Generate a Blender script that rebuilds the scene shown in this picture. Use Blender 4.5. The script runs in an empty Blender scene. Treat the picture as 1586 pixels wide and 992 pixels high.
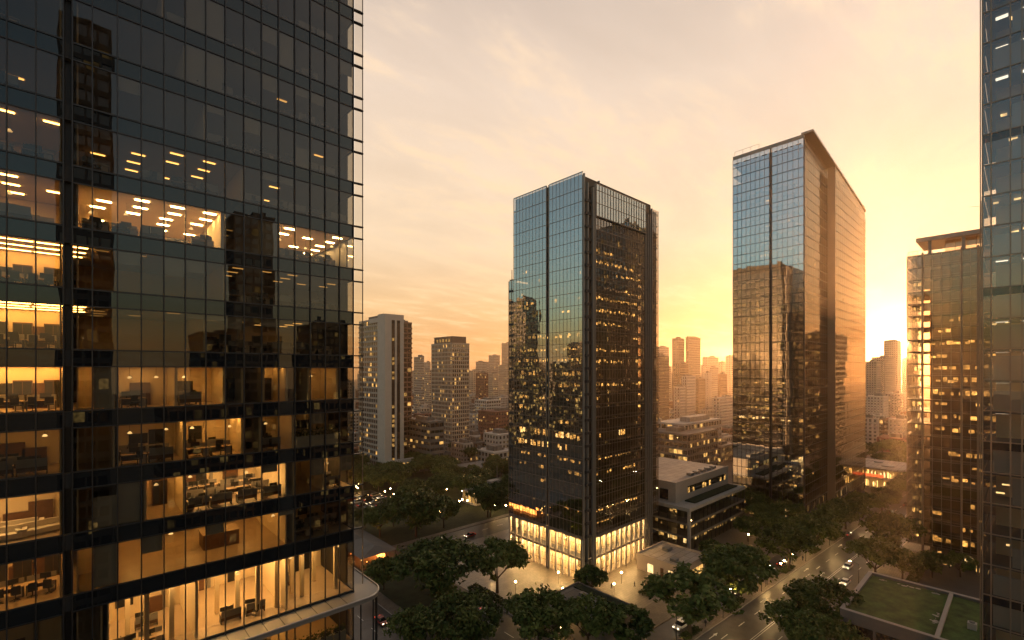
import bpy, math, random
from mathutils import Vector, Matrix
R = random.Random(7)
S = bpy.context.scene
COL = S.collection
rad = math.radians
EXPO = 2.5
K = 2 ** EXPO                       # what one unit of radiance becomes in the picture
SUN_EL = rad(2.4)
SUN_DIR = Vector((0.9905 * math.cos(SUN_EL), 0.1375 * math.cos(SUN_EL), math.sin(SUN_EL))).normalized()

# ------------------------------------------------------------------ materials
def mat(name, col=(.5, .5, .5), rough=.7, metal=0., noise=0., nscale=1., emit=None, estr=0., spec=.4, sample=False):
    m = bpy.data.materials.new(name); m.use_nodes = True
    nt = m.node_tree; b = nt.nodes['Principled BSDF']
    b.inputs['Base Color'].default_value = (*col, 1); b.inputs['Roughness'].default_value = rough
    b.inputs['Metallic'].default_value = metal; b.inputs['Specular IOR Level'].default_value = spec
    if noise:
        tc = nt.nodes.new('ShaderNodeTexCoord'); n = nt.nodes.new('ShaderNodeTexNoise')
        n.inputs['Scale'].default_value = nscale; n.inputs['Detail'].default_value = 6; n.inputs['Roughness'].default_value = .65
        nt.links.new(tc.outputs['Object'], n.inputs['Vector'])
        r = nt.nodes.new('ShaderNodeMapRange'); r.inputs[1].default_value = .3; r.inputs[2].default_value = .7
        r.inputs[3].default_value = 1 - noise; r.inputs[4].default_value = 1 + noise
        nt.links.new(n.outputs['Fac'], r.inputs[0])
        mx = nt.nodes.new('ShaderNodeVectorMath'); mx.operation = 'SCALE'; mx.inputs[0].default_value = col
        nt.links.new(r.outputs[0], mx.inputs['Scale']); nt.links.new(mx.outputs[0], b.inputs['Base Color'])
    if emit:
        b.inputs['Emission Color'].default_value = (*emit, 1); b.inputs['Emission Strength'].default_value = estr / K
        m.cycles.emission_sampling = 'FRONT_BACK' if sample else 'NONE'
    return m

def glow(name, col, disp, sample=False, noise=0., nscale=2.):
    """something that gives off light; disp = brightness in the picture"""
    m = bpy.data.materials.new(name); m.use_nodes = True
    nt = m.node_tree; nt.nodes.clear()
    o = nt.nodes.new('ShaderNodeOutputMaterial'); e = nt.nodes.new('ShaderNodeEmission')
    e.inputs[0].default_value = (*col, 1); e.inputs[1].default_value = disp / K
    if noise:
        tc = nt.nodes.new('ShaderNodeTexCoord'); n = nt.nodes.new('ShaderNodeTexNoise')
        n.inputs['Scale'].default_value = nscale; n.inputs['Detail'].default_value = 4
        nt.links.new(tc.outputs['Object'], n.inputs['Vector'])
        r = nt.nodes.new('ShaderNodeMapRange'); r.inputs[1].default_value = .35; r.inputs[2].default_value = .65
        r.inputs[3].default_value = disp / K * (1 - noise); r.inputs[4].default_value = disp / K * (1 + noise)
        nt.links.new(n.outputs['Fac'], r.inputs[0]); nt.links.new(r.outputs[0], e.inputs[1])
    nt.links.new(e.outputs[0], o.inputs[0])
    m.cycles.emission_sampling = 'FRONT_BACK' if sample else 'NONE'
    return m

def glass(name, refl, tint, rtint=(1, 1, 1), rough=.0, back=None, wave=0., edge=.6):
    """coated window glass: clear pane with a mirror coat (no ray tricks); back = opaque colour behind (spandrel)"""
    m = bpy.data.materials.new(name); m.use_nodes = True
    nt = m.node_tree; nt.nodes.clear()
    o = nt.nodes.new('ShaderNodeOutputMaterial')
    g = nt.nodes.new('ShaderNodeBsdfGlossy'); g.inputs['Color'].default_value = (*rtint, 1); g.inputs['Roughness'].default_value = rough
    if back:
        t = nt.nodes.new('ShaderNodeBsdfDiffuse'); t.inputs[0].default_value = (*back, 1)
    else:
        t = nt.nodes.new('ShaderNodeBsdfTransparent'); t.inputs[0].default_value = (*tint, 1)
    lw = nt.nodes.new('ShaderNodeLayerWeight'); lw.inputs['Blend'].default_value = .5
    p = nt.nodes.new('ShaderNodeMath'); p.operation = 'POWER'; p.inputs[1].default_value = 4
    nt.links.new(lw.outputs['Facing'], p.inputs[0])
    r = nt.nodes.new('ShaderNodeMapRange'); r.inputs[3].default_value = refl; r.inputs[4].default_value = min(1, refl + edge)
    nt.links.new(p.outputs[0], r.inputs[0])
    mx = nt.nodes.new('ShaderNodeMixShader')
    nt.links.new(r.outputs[0], mx.inputs[0]); nt.links.new(t.outputs[0], mx.inputs[1]); nt.links.new(g.outputs[0], mx.inputs[2])
    if wave:
        tc = nt.nodes.new('ShaderNodeTexCoord'); n = nt.nodes.new('ShaderNodeTexNoise'); n.inputs['Scale'].default_value = .35
        n.inputs['Detail'].default_value = 1
        nt.links.new(tc.outputs['Object'], n.inputs['Vector'])
        bp = nt.nodes.new('ShaderNodeBump'); bp.inputs['Strength'].default_value = wave; bp.inputs['Distance'].default_value = .1
        nt.links.new(n.outputs['Fac'], bp.inputs['Height']); nt.links.new(bp.outputs[0], g.inputs['Normal'])
    nt.links.new(mx.outputs[0], o.inputs[0])
    return m

AMB = (1, .53, .14); WARM = (1, .62, .24); PALE = (1, .74, .40)
M = dict(
    asphalt=mat('asphalt', (.05, .047, .045), .42, noise=.5, nscale=.22, spec=.5),
    paving=mat('paving', (.15, .125, .10), .6, noise=.25, nscale=.5),
    plaza=mat('plaza_stone', (.20, .165, .13), .35, noise=.2, nscale=.3, spec=.5),
    kerb=mat('kerb_stone', (.34, .31, .28), .7, noise=.15, nscale=1),
    paint=mat('road_paint', (.75, .73, .7), .6, noise=.3, nscale=1.5),
    ground=mat('ground', (.10, .085, .07), .9, noise=.4, nscale=.03),
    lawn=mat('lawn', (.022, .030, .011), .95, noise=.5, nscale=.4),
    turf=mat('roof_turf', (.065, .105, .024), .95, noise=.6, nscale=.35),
    white=mat('white_render', (.52, .46, .40), .8, noise=.06, nscale=.2),
    offw=mat('offwhite_render', (.44, .37, .31), .8, noise=.08, nscale=.2),
    conc=mat('concrete', (.42, .38, .34), .8, noise=.12, nscale=.3),
    dconc=mat('dark_concrete', (.17, .15, .135), .8, noise=.15, nscale=.3),
    beige=mat('beige_stone', (.48, .39, .30), .8, noise=.1, nscale=.3),
    brown=mat('brown_cladding', (.20, .13, .09), .7, noise=.12, nscale=.3),
    brick=mat('red_brick', (.22, .10, .065), .85, noise=.2, nscale=.4),
    roof=mat('flat_roof', (.22, .19, .165), .9, noise=.3, nscale=.25),
    proof=mat('pale_roof', (.42, .36, .31), .8, noise=.2, nscale=.2),
    metal=mat('dark_metal', (.035, .037, .042), .4, .6),
    mull=mat('mullion_metal', (.05, .052, .058), .38, .7),
    mullw=mat('bronze_metal', (.24, .19, .15), .4, .5),
    steel=mat('brushed_steel', (.45, .42, .39), .3, .9),
    greym=mat('grey_panel', (.22, .21, .2), .45, .3),
    wallc=mat('cream_wall', (.60, .49, .33), .85),
    ceil=mat('ceiling', (.62, .52, .40), .9),
    carpet=mat('office_floor', (.32, .24, .16), .32, noise=.12, nscale=.6),
    core=mat('core_wall', (.10, .085, .07), .9),
    slab=mat('slab_edge', (.03, .033, .04), .6),
    wood=mat('dark_wood', (.10, .05, .025), .5, noise=.2, nscale=2),
    desk=mat('desk_top', (.35, .25, .16), .5),
    black=mat('black_plastic', (.014, .014, .015), .5),
    fabric=mat('chair_fabric', (.03, .03, .033), .9),
    blind=mat('roller_blind', (.34, .33, .31), .9),
    planter=mat('planter_box', (.42, .42, .41), .7),
    sofa=mat('sofa_fabric', (.55, .48, .38), .9),
    bark=mat('bark', (.06, .042, .03), .9, noise=.3, nscale=3),
    leafd=mat('leaf_dark', (.030, .050, .011), .7, spec=.2), leafm=mat('leaf_mid', (.055, .084, .017), .65, spec=.2), leafl=mat('leaf_light', (.10, .125, .026), .6, spec=.25),
    leafx=mat('leaf_bright', (.14, .17, .036), .55, spec=.25), hedge=mat('hedge_leaf', (.03, .042, .012), .7, spec=.2),
    tyre=mat('tyre', (.012, .012, .012), .9),
    skin=mat('skin', (.45, .28, .2), .6), cloth1=mat('cloth_dark', (.03, .035, .05), .9), cloth2=mat('cloth_pale', (.5, .46, .42), .9),
    carw=mat('car_white', (.75, .75, .74), .25, spec=.6), carg=mat('car_grey', (.22, .22, .23), .25, .5), carb=mat('car_black', (.02, .02, .022), .2, spec=.6),
    carr=mat('car_red', (.35, .04, .03), .25, spec=.6), cargold=mat('car_beige', (.45, .38, .28), .25, .4),
    cglass=glass('car_glass', .12, (.06, .06, .06), back=(.01, .01, .012)),
    gl_left=glass('office_glass', .08, (.50, .46, .38), (.82, .92, 1), wave=.04, edge=.4),
    gl_span=glass('office_spandrel', .065, (0, 0, 0), (.76, .92, 1), back=(.006, .008, .012), wave=.04, edge=.3),
    gl_a=glass('tower_glass', .46, (.62, .54, .44), (.84, .95, 1), wave=.05),
    gl_a2=glass('tower_glass_warm', .22, (.62, .54, .44), (.95, .95, .95), wave=.05),
    gl_b=glass('slab_glass', .50, (.5, .46, .4), (.80, .92, 1), wave=.05),
    gl_b2=glass('slab_glass_warm', .22, (.5, .46, .4), (.92, .80, .64), wave=.08, edge=.36),
    gl_v=glass('bronze_glass', .15, (.66, .54, .40), (1, .82, .66), wave=.05, edge=.4),
    gl_c=glass('clear_glass', .12, (.85, .82, .76)),
    gl_e=glass('edge_glass', .13, (.66, .66, .62), (.9, .95, 1), wave=.04, edge=.4),
    gl_d=glass('dark_window', .10, (0, 0, 0), back=(.018, .017, .018)),
    gl_m=glass('mid_window', .22, (0, 0, 0), back=(.03, .027, .025)),
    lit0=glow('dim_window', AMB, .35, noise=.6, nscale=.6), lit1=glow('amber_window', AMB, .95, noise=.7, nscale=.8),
    lit2=glow('bright_window', WARM, 2.0, noise=.5, nscale=.8), lit3=glow('lobby_glow', WARM, 2.4, noise=.7, nscale=.6),
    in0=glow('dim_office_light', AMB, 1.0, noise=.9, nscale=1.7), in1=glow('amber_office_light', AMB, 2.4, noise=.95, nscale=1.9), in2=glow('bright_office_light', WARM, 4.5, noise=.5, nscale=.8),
    lamp=glow('globe_glow', (1, .58, .20), 130, sample=True), slamp=glow('street_lamp_glow', WARM, 1500, sample=True), bulb=glow('small_bulb', AMB, 9), head=glow('headlight_glow', (1, .78, .45), 7), tail=glow('tail_glow', (1, .06, .02), 2.5),
    neon=glow('red_sign_glow', (1, .12, .03), 1.6), shop=glow('shop_glow', AMB, 3.0, sample=True, noise=.6, nscale=.7), cafe=glow('cafe_glow', (1, .28, .05), 8, sample=True, noise=.6, nscale=.8),
)
for nm_, bw, bh in (('plaza', 1.6, .8), ('paving', 1.2, .6), ('roof', 6., 3.), ('proof', 5., 2.5)):   # joints between slabs and roof sheets
    nt_ = M[nm_].node_tree; b_ = nt_.nodes['Principled BSDF']; src = b_.inputs['Base Color'].links[0].from_socket
    tc_ = nt_.nodes.new('ShaderNodeTexCoord'); br = nt_.nodes.new('ShaderNodeTexBrick'); br.inputs['Scale'].default_value = 1; br.inputs['Brick Width'].default_value = bw; br.inputs['Row Height'].default_value = bh
    br.inputs['Mortar Size'].default_value = .03 * bh + .01; br.inputs['Color1'].default_value = (1, 1, 1, 1); br.inputs['Color2'].default_value = (.78, .78, .78, 1); br.inputs['Mortar'].default_value = (.4, .4, .4, 1)
    nt_.links.new(tc_.outputs['Object'], br.inputs['Vector']); mx_ = nt_.nodes.new('ShaderNodeVectorMath'); mx_.operation = 'MULTIPLY'
    nt_.links.new(src, mx_.inputs[0]); nt_.links.new(br.outputs['Color'], mx_.inputs[1]); nt_.links.new(mx_.outputs[0], b_.inputs['Base Color'])
PANEL = {}
def panel_mat(level):
    if level not in PANEL:
        PANEL[level] = glow('ceiling_panel_glow', AMB if level < 28 else WARM, level * (3.8 if level > 4.9 else 1.5), sample=True)
    return PANEL[level]

# ------------------------------------------------------------------ mesh builder
class MB:
    def __init__(s, xf=None): s.v = []; s.f = []; s.m = []; s.xf = xf
    def add(s, vs, fs, mi=0):
        n = len(s.v)
        s.v += [s.xf(*p) for p in vs] if s.xf else [tuple(p) for p in vs]
        s.f += [tuple(n + i for i in f) for f in fs]; s.m += [mi] * len(fs); return s
    def box(s, x0, y0, z0, x1, y1, z1, mi=0):
        if x1 < x0: x0, x1 = x1, x0
        if y1 < y0: y0, y1 = y1, y0
        return s.add([(x0, y0, z0), (x1, y0, z0), (x1, y1, z0), (x0, y1, z0), (x0, y0, z1), (x1, y0, z1), (x1, y1, z1), (x0, y1, z1)],
                     [(0, 3, 2, 1), (4, 5, 6, 7), (0, 1, 5, 4), (1, 2, 6, 5), (2, 3, 7, 6), (3, 0, 4, 7)], mi)
    def quad(s, a, b, c, d, mi=0): return s.add([a, b, c, d], [(0, 1, 2, 3)], mi)
    def prism(s, pts, z0, z1, mi=0):
        n = len(pts)
        return s.add([(x, y, z0) for x, y in pts] + [(x, y, z1) for x, y in pts],
                     [tuple(range(n))[::-1], tuple(range(n, 2 * n))] + [(i, (i + 1) % n, n + (i + 1) % n, n + i) for i in range(n)], mi)
    def tube(s, p0, p1, r0, r1, n=6, mi=0):
        p0 = Vector(p0); p1 = Vector(p1); d = (p1 - p0)
        if d.length < 1e-6: return s
        d.normalize(); a = d.orthogonal().normalized(); b = d.cross(a)
        vs = [p0 + (a * math.cos(t) + b * math.sin(t)) * r0 for t in [2 * math.pi * i / n for i in range(n)]]
        vs += [p1 + (a * math.cos(t) + b * math.sin(t)) * r1 for t in [2 * math.pi * i / n for i in range(n)]]
        return s.add([tuple(v) for v in vs], [(i, (i + 1) % n, n + (i + 1) % n, n + i) for i in range(n)] + [tuple(range(n))[::-1], tuple(range(n, 2 * n))], mi)
    def ball(s, c, r, mi=0, n=8, k=5, sz=1.):
        vs = [(c[0], c[1], c[2] - r * sz)]
        for j in range(1, k):
            a = math.pi * j / k - math.pi / 2
            for i in range(n):
                t = 2 * math.pi * i / n
                vs.append((c[0] + r * math.cos(a) * math.cos(t), c[1] + r * math.cos(a) * math.sin(t), c[2] + r * sz * math.sin(a)))
        vs.append((c[0], c[1], c[2] + r * sz)); L = len(vs) - 1
        fs = [(0, 1 + (i + 1) % n, 1 + i) for i in range(n)] + [(L, 1 + (k - 2) * n + i, 1 + (k - 2) * n + (i + 1) % n) for i in range(n)]
        for j in range(k - 2):
            o = 1 + j * n
            fs += [(o + i, o + (i + 1) % n, o + n + (i + 1) % n, o + n + i) for i in range(n)]
        return s.add(vs, fs, mi)
    def build(s, name, mats, parent=None, smooth=False, base=None):
        me = bpy.data.meshes.new(name)
        o0 = WL.get(parent, Vector((0, 0, 0))) if parent else (Vector(base) if base else Vector((0, 0, 0)))
        me.from_pydata([(x - o0[0], y - o0[1], z - o0[2]) for x, y, z in s.v], [], s.f)
        if not isinstance(mats, (list, tuple)): mats = [mats]
        for m in mats: me.materials.append(m)
        me.polygons.foreach_set('material_index', s.m)
        if smooth: me.polygons.foreach_set('use_smooth', [True] * len(s.f))
        me.update()
        o = bpy.data.objects.new(name, me); COL.objects.link(o)
        if parent: o.parent = parent; WL[o] = o0
        else: o.location = o0; WL[o] = o0
        return o
WL = {}
def thing(name, label, cat, loc=(0, 0, 0), group=None, rz=0.):
    o = bpy.data.objects.new(name, None); COL.objects.link(o); o.location = loc; o.rotation_euler.z = rz
    o.empty_display_size = .5; WL[o] = Vector(loc); return tag(o, label, cat, group)
def tag(o, label=None, cat=None, group=None, kind=None):
    if label: o['label'] = label
    if cat: o['category'] = cat
    if group: o['group'] = group
    if kind: o['kind'] = kind
    return o
def copy_tree(o, loc=None, rz=None, label=None, sc=None, parent=None):
    c = o.copy(); COL.objects.link(c)
    if parent: c.parent = parent
    if loc is not None: c.location = loc
    if rz is not None: c.rotation_euler = (0, 0, rz)
    if sc is not None: c.scale = sc
    if label: c['label'] = label
    for ch in list(o.children): copy_tree(ch, parent=c)
    return c

# ------------------------------------------------------------------ view helpers (used to find where things stand)
F, HZ, EYE = 730., 573., 65.
def ray(px): dx = px - 793; return .675 * F + .737 * dx, .737 * F - .675 * dx
def gp(px, py, z=0.):
    t = (EYE - z) / (py - HZ); a, b = ray(px); return a * t, b * t
def onX(px, x): a, b = ray(px); return x * b / a
def onY(px, y): a, b = ray(px); return y * a / b

# ------------------------------------------------------------------ ground, streets
def st(x, y, z): return (x, y - .055 * (x - 150), z)        # the avenue runs a few degrees off the towers' grid
def structure(mb, name, m, parent=None):
    o = mb.build(name, m, parent); 
    if not parent: o['kind'] = 'structure'
    return o
g = MB().quad((-1490, -1490, -.02), (2990, -1490, -.02), (2990, 2990, -.02), (-1490, 2990, -.02)); structure(g, 'ground', M['ground'])
road = MB(st).quad((-60, 35, .01), (900, 35, .01), (900, 51.5, .01), (-60, 51.5, .01))
road = structure(road, 'avenue_road', M['asphalt'])
mk = MB(st)
for x in range(60, 420, 9):
    for yy in (47.8, 38.9): mk.quad((x, yy - .09, .015), (x + 3.2, yy - .09, .015), (x + 3.2, yy + .09, .015), (x, yy + .09, .015))
for yy in (42.6, 43.1): mk.quad((60, yy, .015), (420, yy, .015), (420, yy + .13, .015), (60, yy + .13, .015))
for x in (112, 140, 172, 205):                          # lane arrows
    for yy, s in ((45.2, 1), (49.7, 1), (40.8, -1)):
        mk.quad((x, yy - .1, .015), (x + 2.6, yy - .1, .015), (x + 2.6, yy + .1, .015), (x, yy + .1, .015))
        e = x + 2.6 if s > 0 else x
        mk.add([(e, yy - .45, .015), (e + s * 1.5, yy, .015), (e, yy + .45, .015)], [(0, 1, 2) if s > 0 else (0, 2, 1)])
structure(mk, 'road_marking', M['paint'], road)
cs = structure(MB().quad((40, -200, .004), (61, -200, .004), (61, 900, .004), (40, 900, .004)).quad((61, -200, .004), (84, -200, .004), (84, 105.8, .004), (61, 105.8, .004)), 'cross_street', M['asphalt'])
mk = MB()
for y in range(60, 300, 8):
    for xx in ((47, 54, 71, 77.5) if y < 98 else (47, 54)): mk.quad((xx - .08, y, .008), (xx + .08, y, .008), (xx + .08, y + 3.4, .008), (xx - .08, y + 3.4, .008))
for i in range(0): mk.quad((67 + i * 1.8, 86, .008), (68 + i * 1.8, 86, .008), (68 + i * 1.8, 90, .008), (67 + i * 1.8, 90, .008))
structure(mk, 'road_marking', M['paint'], cs)
bs = structure(MB().quad((84, 143, .008), (900, 143, .008), (900, 155, .008), (84, 155, .008)), 'back_street', M['asphalt'])
mk = MB()
for x in range(88, 260, 8): mk.quad((x, 148.9, .012), (x + 3.2, 148.9, .012), (x + 3.2, 149.1, .012), (x, 149.1, .012))
structure(mk, 'road_marking', M['paint'], bs)
sl = structure(MB(st).quad((84, 55.3, .014), (330, 55.3, .014), (330, 60.6, .014), (84, 60.6, .014)), 'service_lane', M['asphalt'])
structure(MB(st).box(84, 51.7, -.1, 330, 55.1, .14), 'pavement', M['paving'])
structure(MB(st).box(84, 51.5, -.1, 330, 51.69, .15), 'kerb', M['kerb'])
structure(MB(st).box(84, 60.8, -.1, 205, 68.5, .14), 'pavement', M['paving'])
structure(MB(st).box(60, 27.0, -.1, 420, 34.8, .14), 'pavement', M['paving'])
structure(MB(st).box(60, 34.81, -.1, 420, 35.0, .15), 'kerb', M['kerb'])
structure(MB().box(84.2, 66.2, -.1, 158, 142.6, .10), 'plaza_paving', M['plaza'])
structure(MB().box(84.0, 62, -.1, 84.19, 142.8, .15), 'kerb', M['kerb'])
structure(MB().box(84, 155.2, -.1, 300, 158, .14), 'pavement', M['paving'])
structure(MB().box(61, 106, -.1, 83.9, 143, .13), 'pavement', M['paving'])
structure(MB().box(60.8, 106, -.1, 60.99, 300, .15), 'kerb', M['kerb'])
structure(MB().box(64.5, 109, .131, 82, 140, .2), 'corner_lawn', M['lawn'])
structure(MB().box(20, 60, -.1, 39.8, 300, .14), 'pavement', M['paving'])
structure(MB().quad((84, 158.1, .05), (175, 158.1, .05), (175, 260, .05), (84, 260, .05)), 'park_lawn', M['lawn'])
structure(MB().box(96, 186, -.1, 116, 240, .10), 'parking_court', M['asphalt'])

# ------------------------------------------------------------------ left office tower (nearest)
LY = 44.1; BAY = 1.347
def BX(i): return .62 + BAY * i
OX0, OX1, OY1 = -12.0, BX(14) + .1, 76.
off = thing('office_tower', 'nearest dark glass office tower with many amber lit office floors, cut off at the left', 'office tower', (4, LY, 0))
SILL = {k: 62.18 + 4.2 * k for k in range(-3, 12)}; SILL[-4] = 43.66; SILL[-5] = 38.9; SILL[-6] = 34.2
HEAD = {k: SILL[k] + 3.03 for k in range(-3, 12)}; HEAD[-4] = 48.42; HEAD[-5] = 42.9; HEAD[-6] = 38.0
bays = [(BX(i), BX(i + 1)) for i in range(14)] + [(-.4, .62)] + [(-.85 - 1.31 * (j + 1), -.85 - 1.31 * j) for j in range(8)]
def tilted(mb, pts, amt, mi, nrm):
    """a pane that sits a hair out of true, so its reflection breaks at the frame"""
    n = Vector(nrm); mid = sum((Vector(p) for p in pts), Vector()) / 4
    gx, gy, gz = R.gauss(0, amt), R.gauss(0, amt), R.gauss(0, amt)
    mb.add([tuple(Vector(p) + n * ((p[0] - mid[0]) * gx + (p[1] - mid[1]) * gy + (p[2] - mid[2]) * gz)) for p in pts], [(0, 1, 2, 3)], mi)
wins = []
for k in range(-6, 12):
    sp = MB()
    for x0, x1 in bays:
        wins.append((k, x0, x1))
        zt = SILL[k + 1] if k < 11 else HEAD[k] + 1.2
        tilted(sp, [(x0, LY, HEAD[k]), (x1, LY, HEAD[k]), (x1, LY, zt), (x0, LY, zt)], .0012, 0, (0, -1, 0))
    sp.build('spandrel', M['gl_span'], off)
    tr = MB()
    for a, b in ((-12, -.85), (-.4, OX1 - .1)):
        tr.box(a, LY - .07, SILL[k] - .05, b, LY + .02, SILL[k] + .05); tr.box(a, LY - .07, HEAD[k] - .04, b, LY + .02, HEAD[k] + .04)
    tr.build('transom', M['mull'], off)
wins.sort(key=lambda w: (abs(w[1] - 8) > 12.5, ((w[1]) ** 2 + LY ** 2 + (SILL[w[0]] - 65) ** 2) if -5 <= w[0] <= 9 and w[1] > -4 else 1e9))
rest = MB()
for n, (k, x0, x1) in enumerate(wins):
    b = MB() if n < 99 else rest
    tilted(b, [(x0, LY, SILL[k]), (x1, LY, SILL[k]), (x1, LY, HEAD[k]), (x0, LY, HEAD[k])], .0012, 0, (0, -1, 0))
    if n < 99: b.build('window', M['gl_left'], off)
tag(rest.build('window_field', M['gl_left'], off), kind='stuff')
for x in [BX(i) for i in range(15)] + [-.4] + [-.85 - 1.31 * j for j in range(9)]:
    MB().box(x - .035, LY - .17, 34, x + .035, LY - .005, 112).build('mullion', M['mull'], off)
MB().box(-.85, LY + .55, 34, -.4, LY + .7, 112).box(-.8, LY + .03, 34, -.79, LY + .55, 112).box(-.46, LY + .03, 34, -.45, LY + .55, 112).build('recess_panel', M['metal'], off)
MB().box(OX0, LY + .3, -.1, OX1, OY1, 33.9).build('lower_storeys', M['metal'], off)
MB().box(OX0, LY + .1, 112, OX1, OY1, 113.2).build('roof', M['roof'], off)
MB().box(OX0, 57, 34, OX1 - 9, OY1 - .2, 111.9).build('core_wall', M['core'], off)
MB().box(OX0, LY + .3, 34, OX0 + .3, OY1, 112).box(OX0 + .31, OY1 - .3, 34, OX1 - .1, OY1, 112).build('rear_wall', M['metal'], off)
# see-through end wall and the glass screen that sails past the corner
ew = MB()
for k in range(-5, 12):
    for j in range(1):
        y0 = LY + .15 + 1.45 * j
        ew.quad((OX1, y0, SILL[k]), (OX1, y0 + 1.4, SILL[k]), (OX1, y0 + 1.4, HEAD[k]), (OX1, y0, HEAD[k]))
ew.build('end_glazing', M['gl_c'], off)
MB().box(OX1 - .06, LY + 1.72, 34, OX1 + .02, OY1 - .4, 112).build('end_wall', M['metal'], off)
es = MB()
for j in range(2): es.box(OX1 - .04, LY + .1 + 1.45 * j, 38, OX1 + .06, LY + .2 + 1.45 * j, 112)
for k in range(-5, 12): es.box(OX1 - .03, LY + .12, HEAD[k], OX1 + .03, LY + 1.7, SILL[k + 1] if k < 11 else HEAD[k] + 1)
es.build('end_frame', M['metal'], off)
scr = MB()
for k in range(-3, 12): scr.quad((OX1 + .1, LY, SILL[k] - 1.1), (OX1 + .86, LY - .05, SILL[k] - 1.1), (OX1 + .86, LY - .05, HEAD[k]), (OX1 + .1, LY, HEAD[k]))
scr = scr.build('corner_screen', M['gl_c'], off)
sf = MB().box(OX1 + .84, LY - .1, 44, OX1 + .90, LY - .0, 112)
sf.build('edge_fin', M['mullw'], scr)
for k in range(-3, 11):
    for z in (SILL[k], HEAD[k]):
        MB().prism([(OX1 - .05, LY - .1), (OX1 + .6, LY - .2), (OX1 + .92, LY - .14), (OX1 + .93, LY + .1), (OX1 - .05, LY + .2)], z - .08, z + .03).build('ledge', M['metal'], off)
# curved canopy ledge round the corner, with posts below
arc = [(OX1 + .4 + 1.9 * math.sin(t), LY + .0 - 2.1 * math.cos(t)) for t in [rad(a) for a in range(0, 91, 9)]]
pts = [(-4, LY - .02), (-4, LY - 2.1)] + arc + [(OX1 + 2.3, LY + 12), (OX1 + .1, LY + 12), (OX1 + .1, LY - .02)]
can = MB().prism(pts, 43.06, 43.46).build('canopy_ledge', M['greym'], off)
rim = MB()
for (xa, ya), (xb, yb) in zip(pts[1:-2], pts[2:-1]): rim.tube((xa, ya, 43.48), (xb, yb, 43.48), .09, .09, 6)
rim.build('rim', M['steel'], can)
jm = MB()
for i in range(-2, 14): jm.box(BX(i) - .03, LY - 2.05, 43.462, BX(i) + .03, LY - .2, 43.475)
jm.build('joint_strip', M['metal'], can)
for x, y in [arc[3], arc[6], arc[9], (OX1 + 2.25, LY + 3), (OX1 + 2.25, LY + 6)]:
    MB().tube((x - .1, y + .12, 26), (x - .1, y + .12, 43.05), .07, .07, 6).build('post', M['mull'], off)
for k in range(-5, 13):                                    # storeys: carpet on top, ceiling below
    z1 = SILL.get(k, HEAD[11] + 1.2) - .06; z0 = HEAD.get(k - 1, z1 - 1) + .06
    m = MB().box(OX0 + .35, LY + .12, z0, OX1 - .12, 74, z1, 0)
    m.m[0] = 2; m.m[1] = 1
    m.build('floor_slab', [M['slab'], M['carpet'], M['ceil']], off)
ZN = []                                                   # (storey, x0, x1, brightness of the panels, share of panels on, depth, kind)
def Z(k, a, b, lv, on=1., dep=9., kind='desks'): ZN.append((k, BX(a) if a > -2 else OX0 + .5, BX(b) if b > -1 else -.95, lv, on, dep, kind))
for k, lv, on, kind in ((9, .3, .2, ''), (8, .3, .2, ''), (7, .3, .2, ''), (6, .4, .2, 'desks'), (5, 2.4, .4, 'desks'), (4, 5, .6, 'desks'), (3, 12, .9, 'desks'), (2, 18, 1, 'meet'), (1, 22, 1, 'meet'), (0, 26, 1, 'meet'), (-1, 6, .8, 'desks'), (-2, 32, 1, 'sofa'), (-3, 15, 1, 'meet'), (-4, 2.2, .6, '')):
    Z(k, -9, -1, lv, on, 5.5 if k < 3 else 7, kind)
Z(3, -.6, 5.9, 34, .8, 12, 'desks'); Z(3, 5.9, 8, .3, .3, 8, ''); Z(3, 9, 14, 34, .75, 12, 'desks'); Z(3, 8, 9, 6, .6, 5, '')
Z(4, -.6, 7, 3.4, .35, 11, 'desks'); Z(4, 7, 14, 3, .22, 11, 'desks')
Z(5, -.6, 5, 1.0, .07, 11, ''); Z(5, 5, 14, 1.6, .08, 11, 'desks')
Z(6, -.6, 4, 1.6, .08, 11, ''); Z(6, 4, 14, 1.0, .06, 11, 'desks')
Z(7, -.6, 3, 1.0, .05, 11, ''); Z(7, 3, 14, 1.0, .05, 11, 'desks')
Z(8, -.6, 5, 1.8, .07, 11, ''); Z(8, 5, 14, 1.0, .05, 11, 'desks')
Z(9, -.6, 6, 1.2, .05, 11, ''); Z(9, 6, 14, 1.6, .07, 11, '')
Z(2, -.6, 6, .3, .3, 9, ''); Z(2, 6, 14, .8, .5, 9, 'desks')
Z(1, -.6, 5, .5, .4, 9, ''); Z(1, 5, 14, 2.2, .3, 9, 'desks')
Z(0, -.6, .9, .6, .5, 4, ''); Z(0, 1, 3.6, 14, 1, 4.5, 'desks'); Z(0, 3.6, 6, 18, 1, 5, 'desks'); Z(0, 6, 7, 12, 1, 3, 'cab'); Z(0, 7, 8.2, .6, .5, 6, ''); Z(0, 8.2, 9.6, 5, .7, 4, 'cab'); Z(0, 9.6, 11, .4, .5, 6, ''); Z(0, 11, 13, 7, .8, 4.5, 'desks'); Z(0, 13, 14, 2, 1, 4, '')
Z(-1, -.6, .9, .5, .5, 4, ''); Z(-1, 1, 4, 13, .9, 4.5, 'desks'); Z(-1, 4, 7, 17, 1, 5, 'desks'); Z(-1, 7, 8, .8, .5, 6, ''); Z(-1, 8, 10, 5, .8, 5, 'desks'); Z(-1, 10, 14, 2.5, .6, 6, 'plants')
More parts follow.
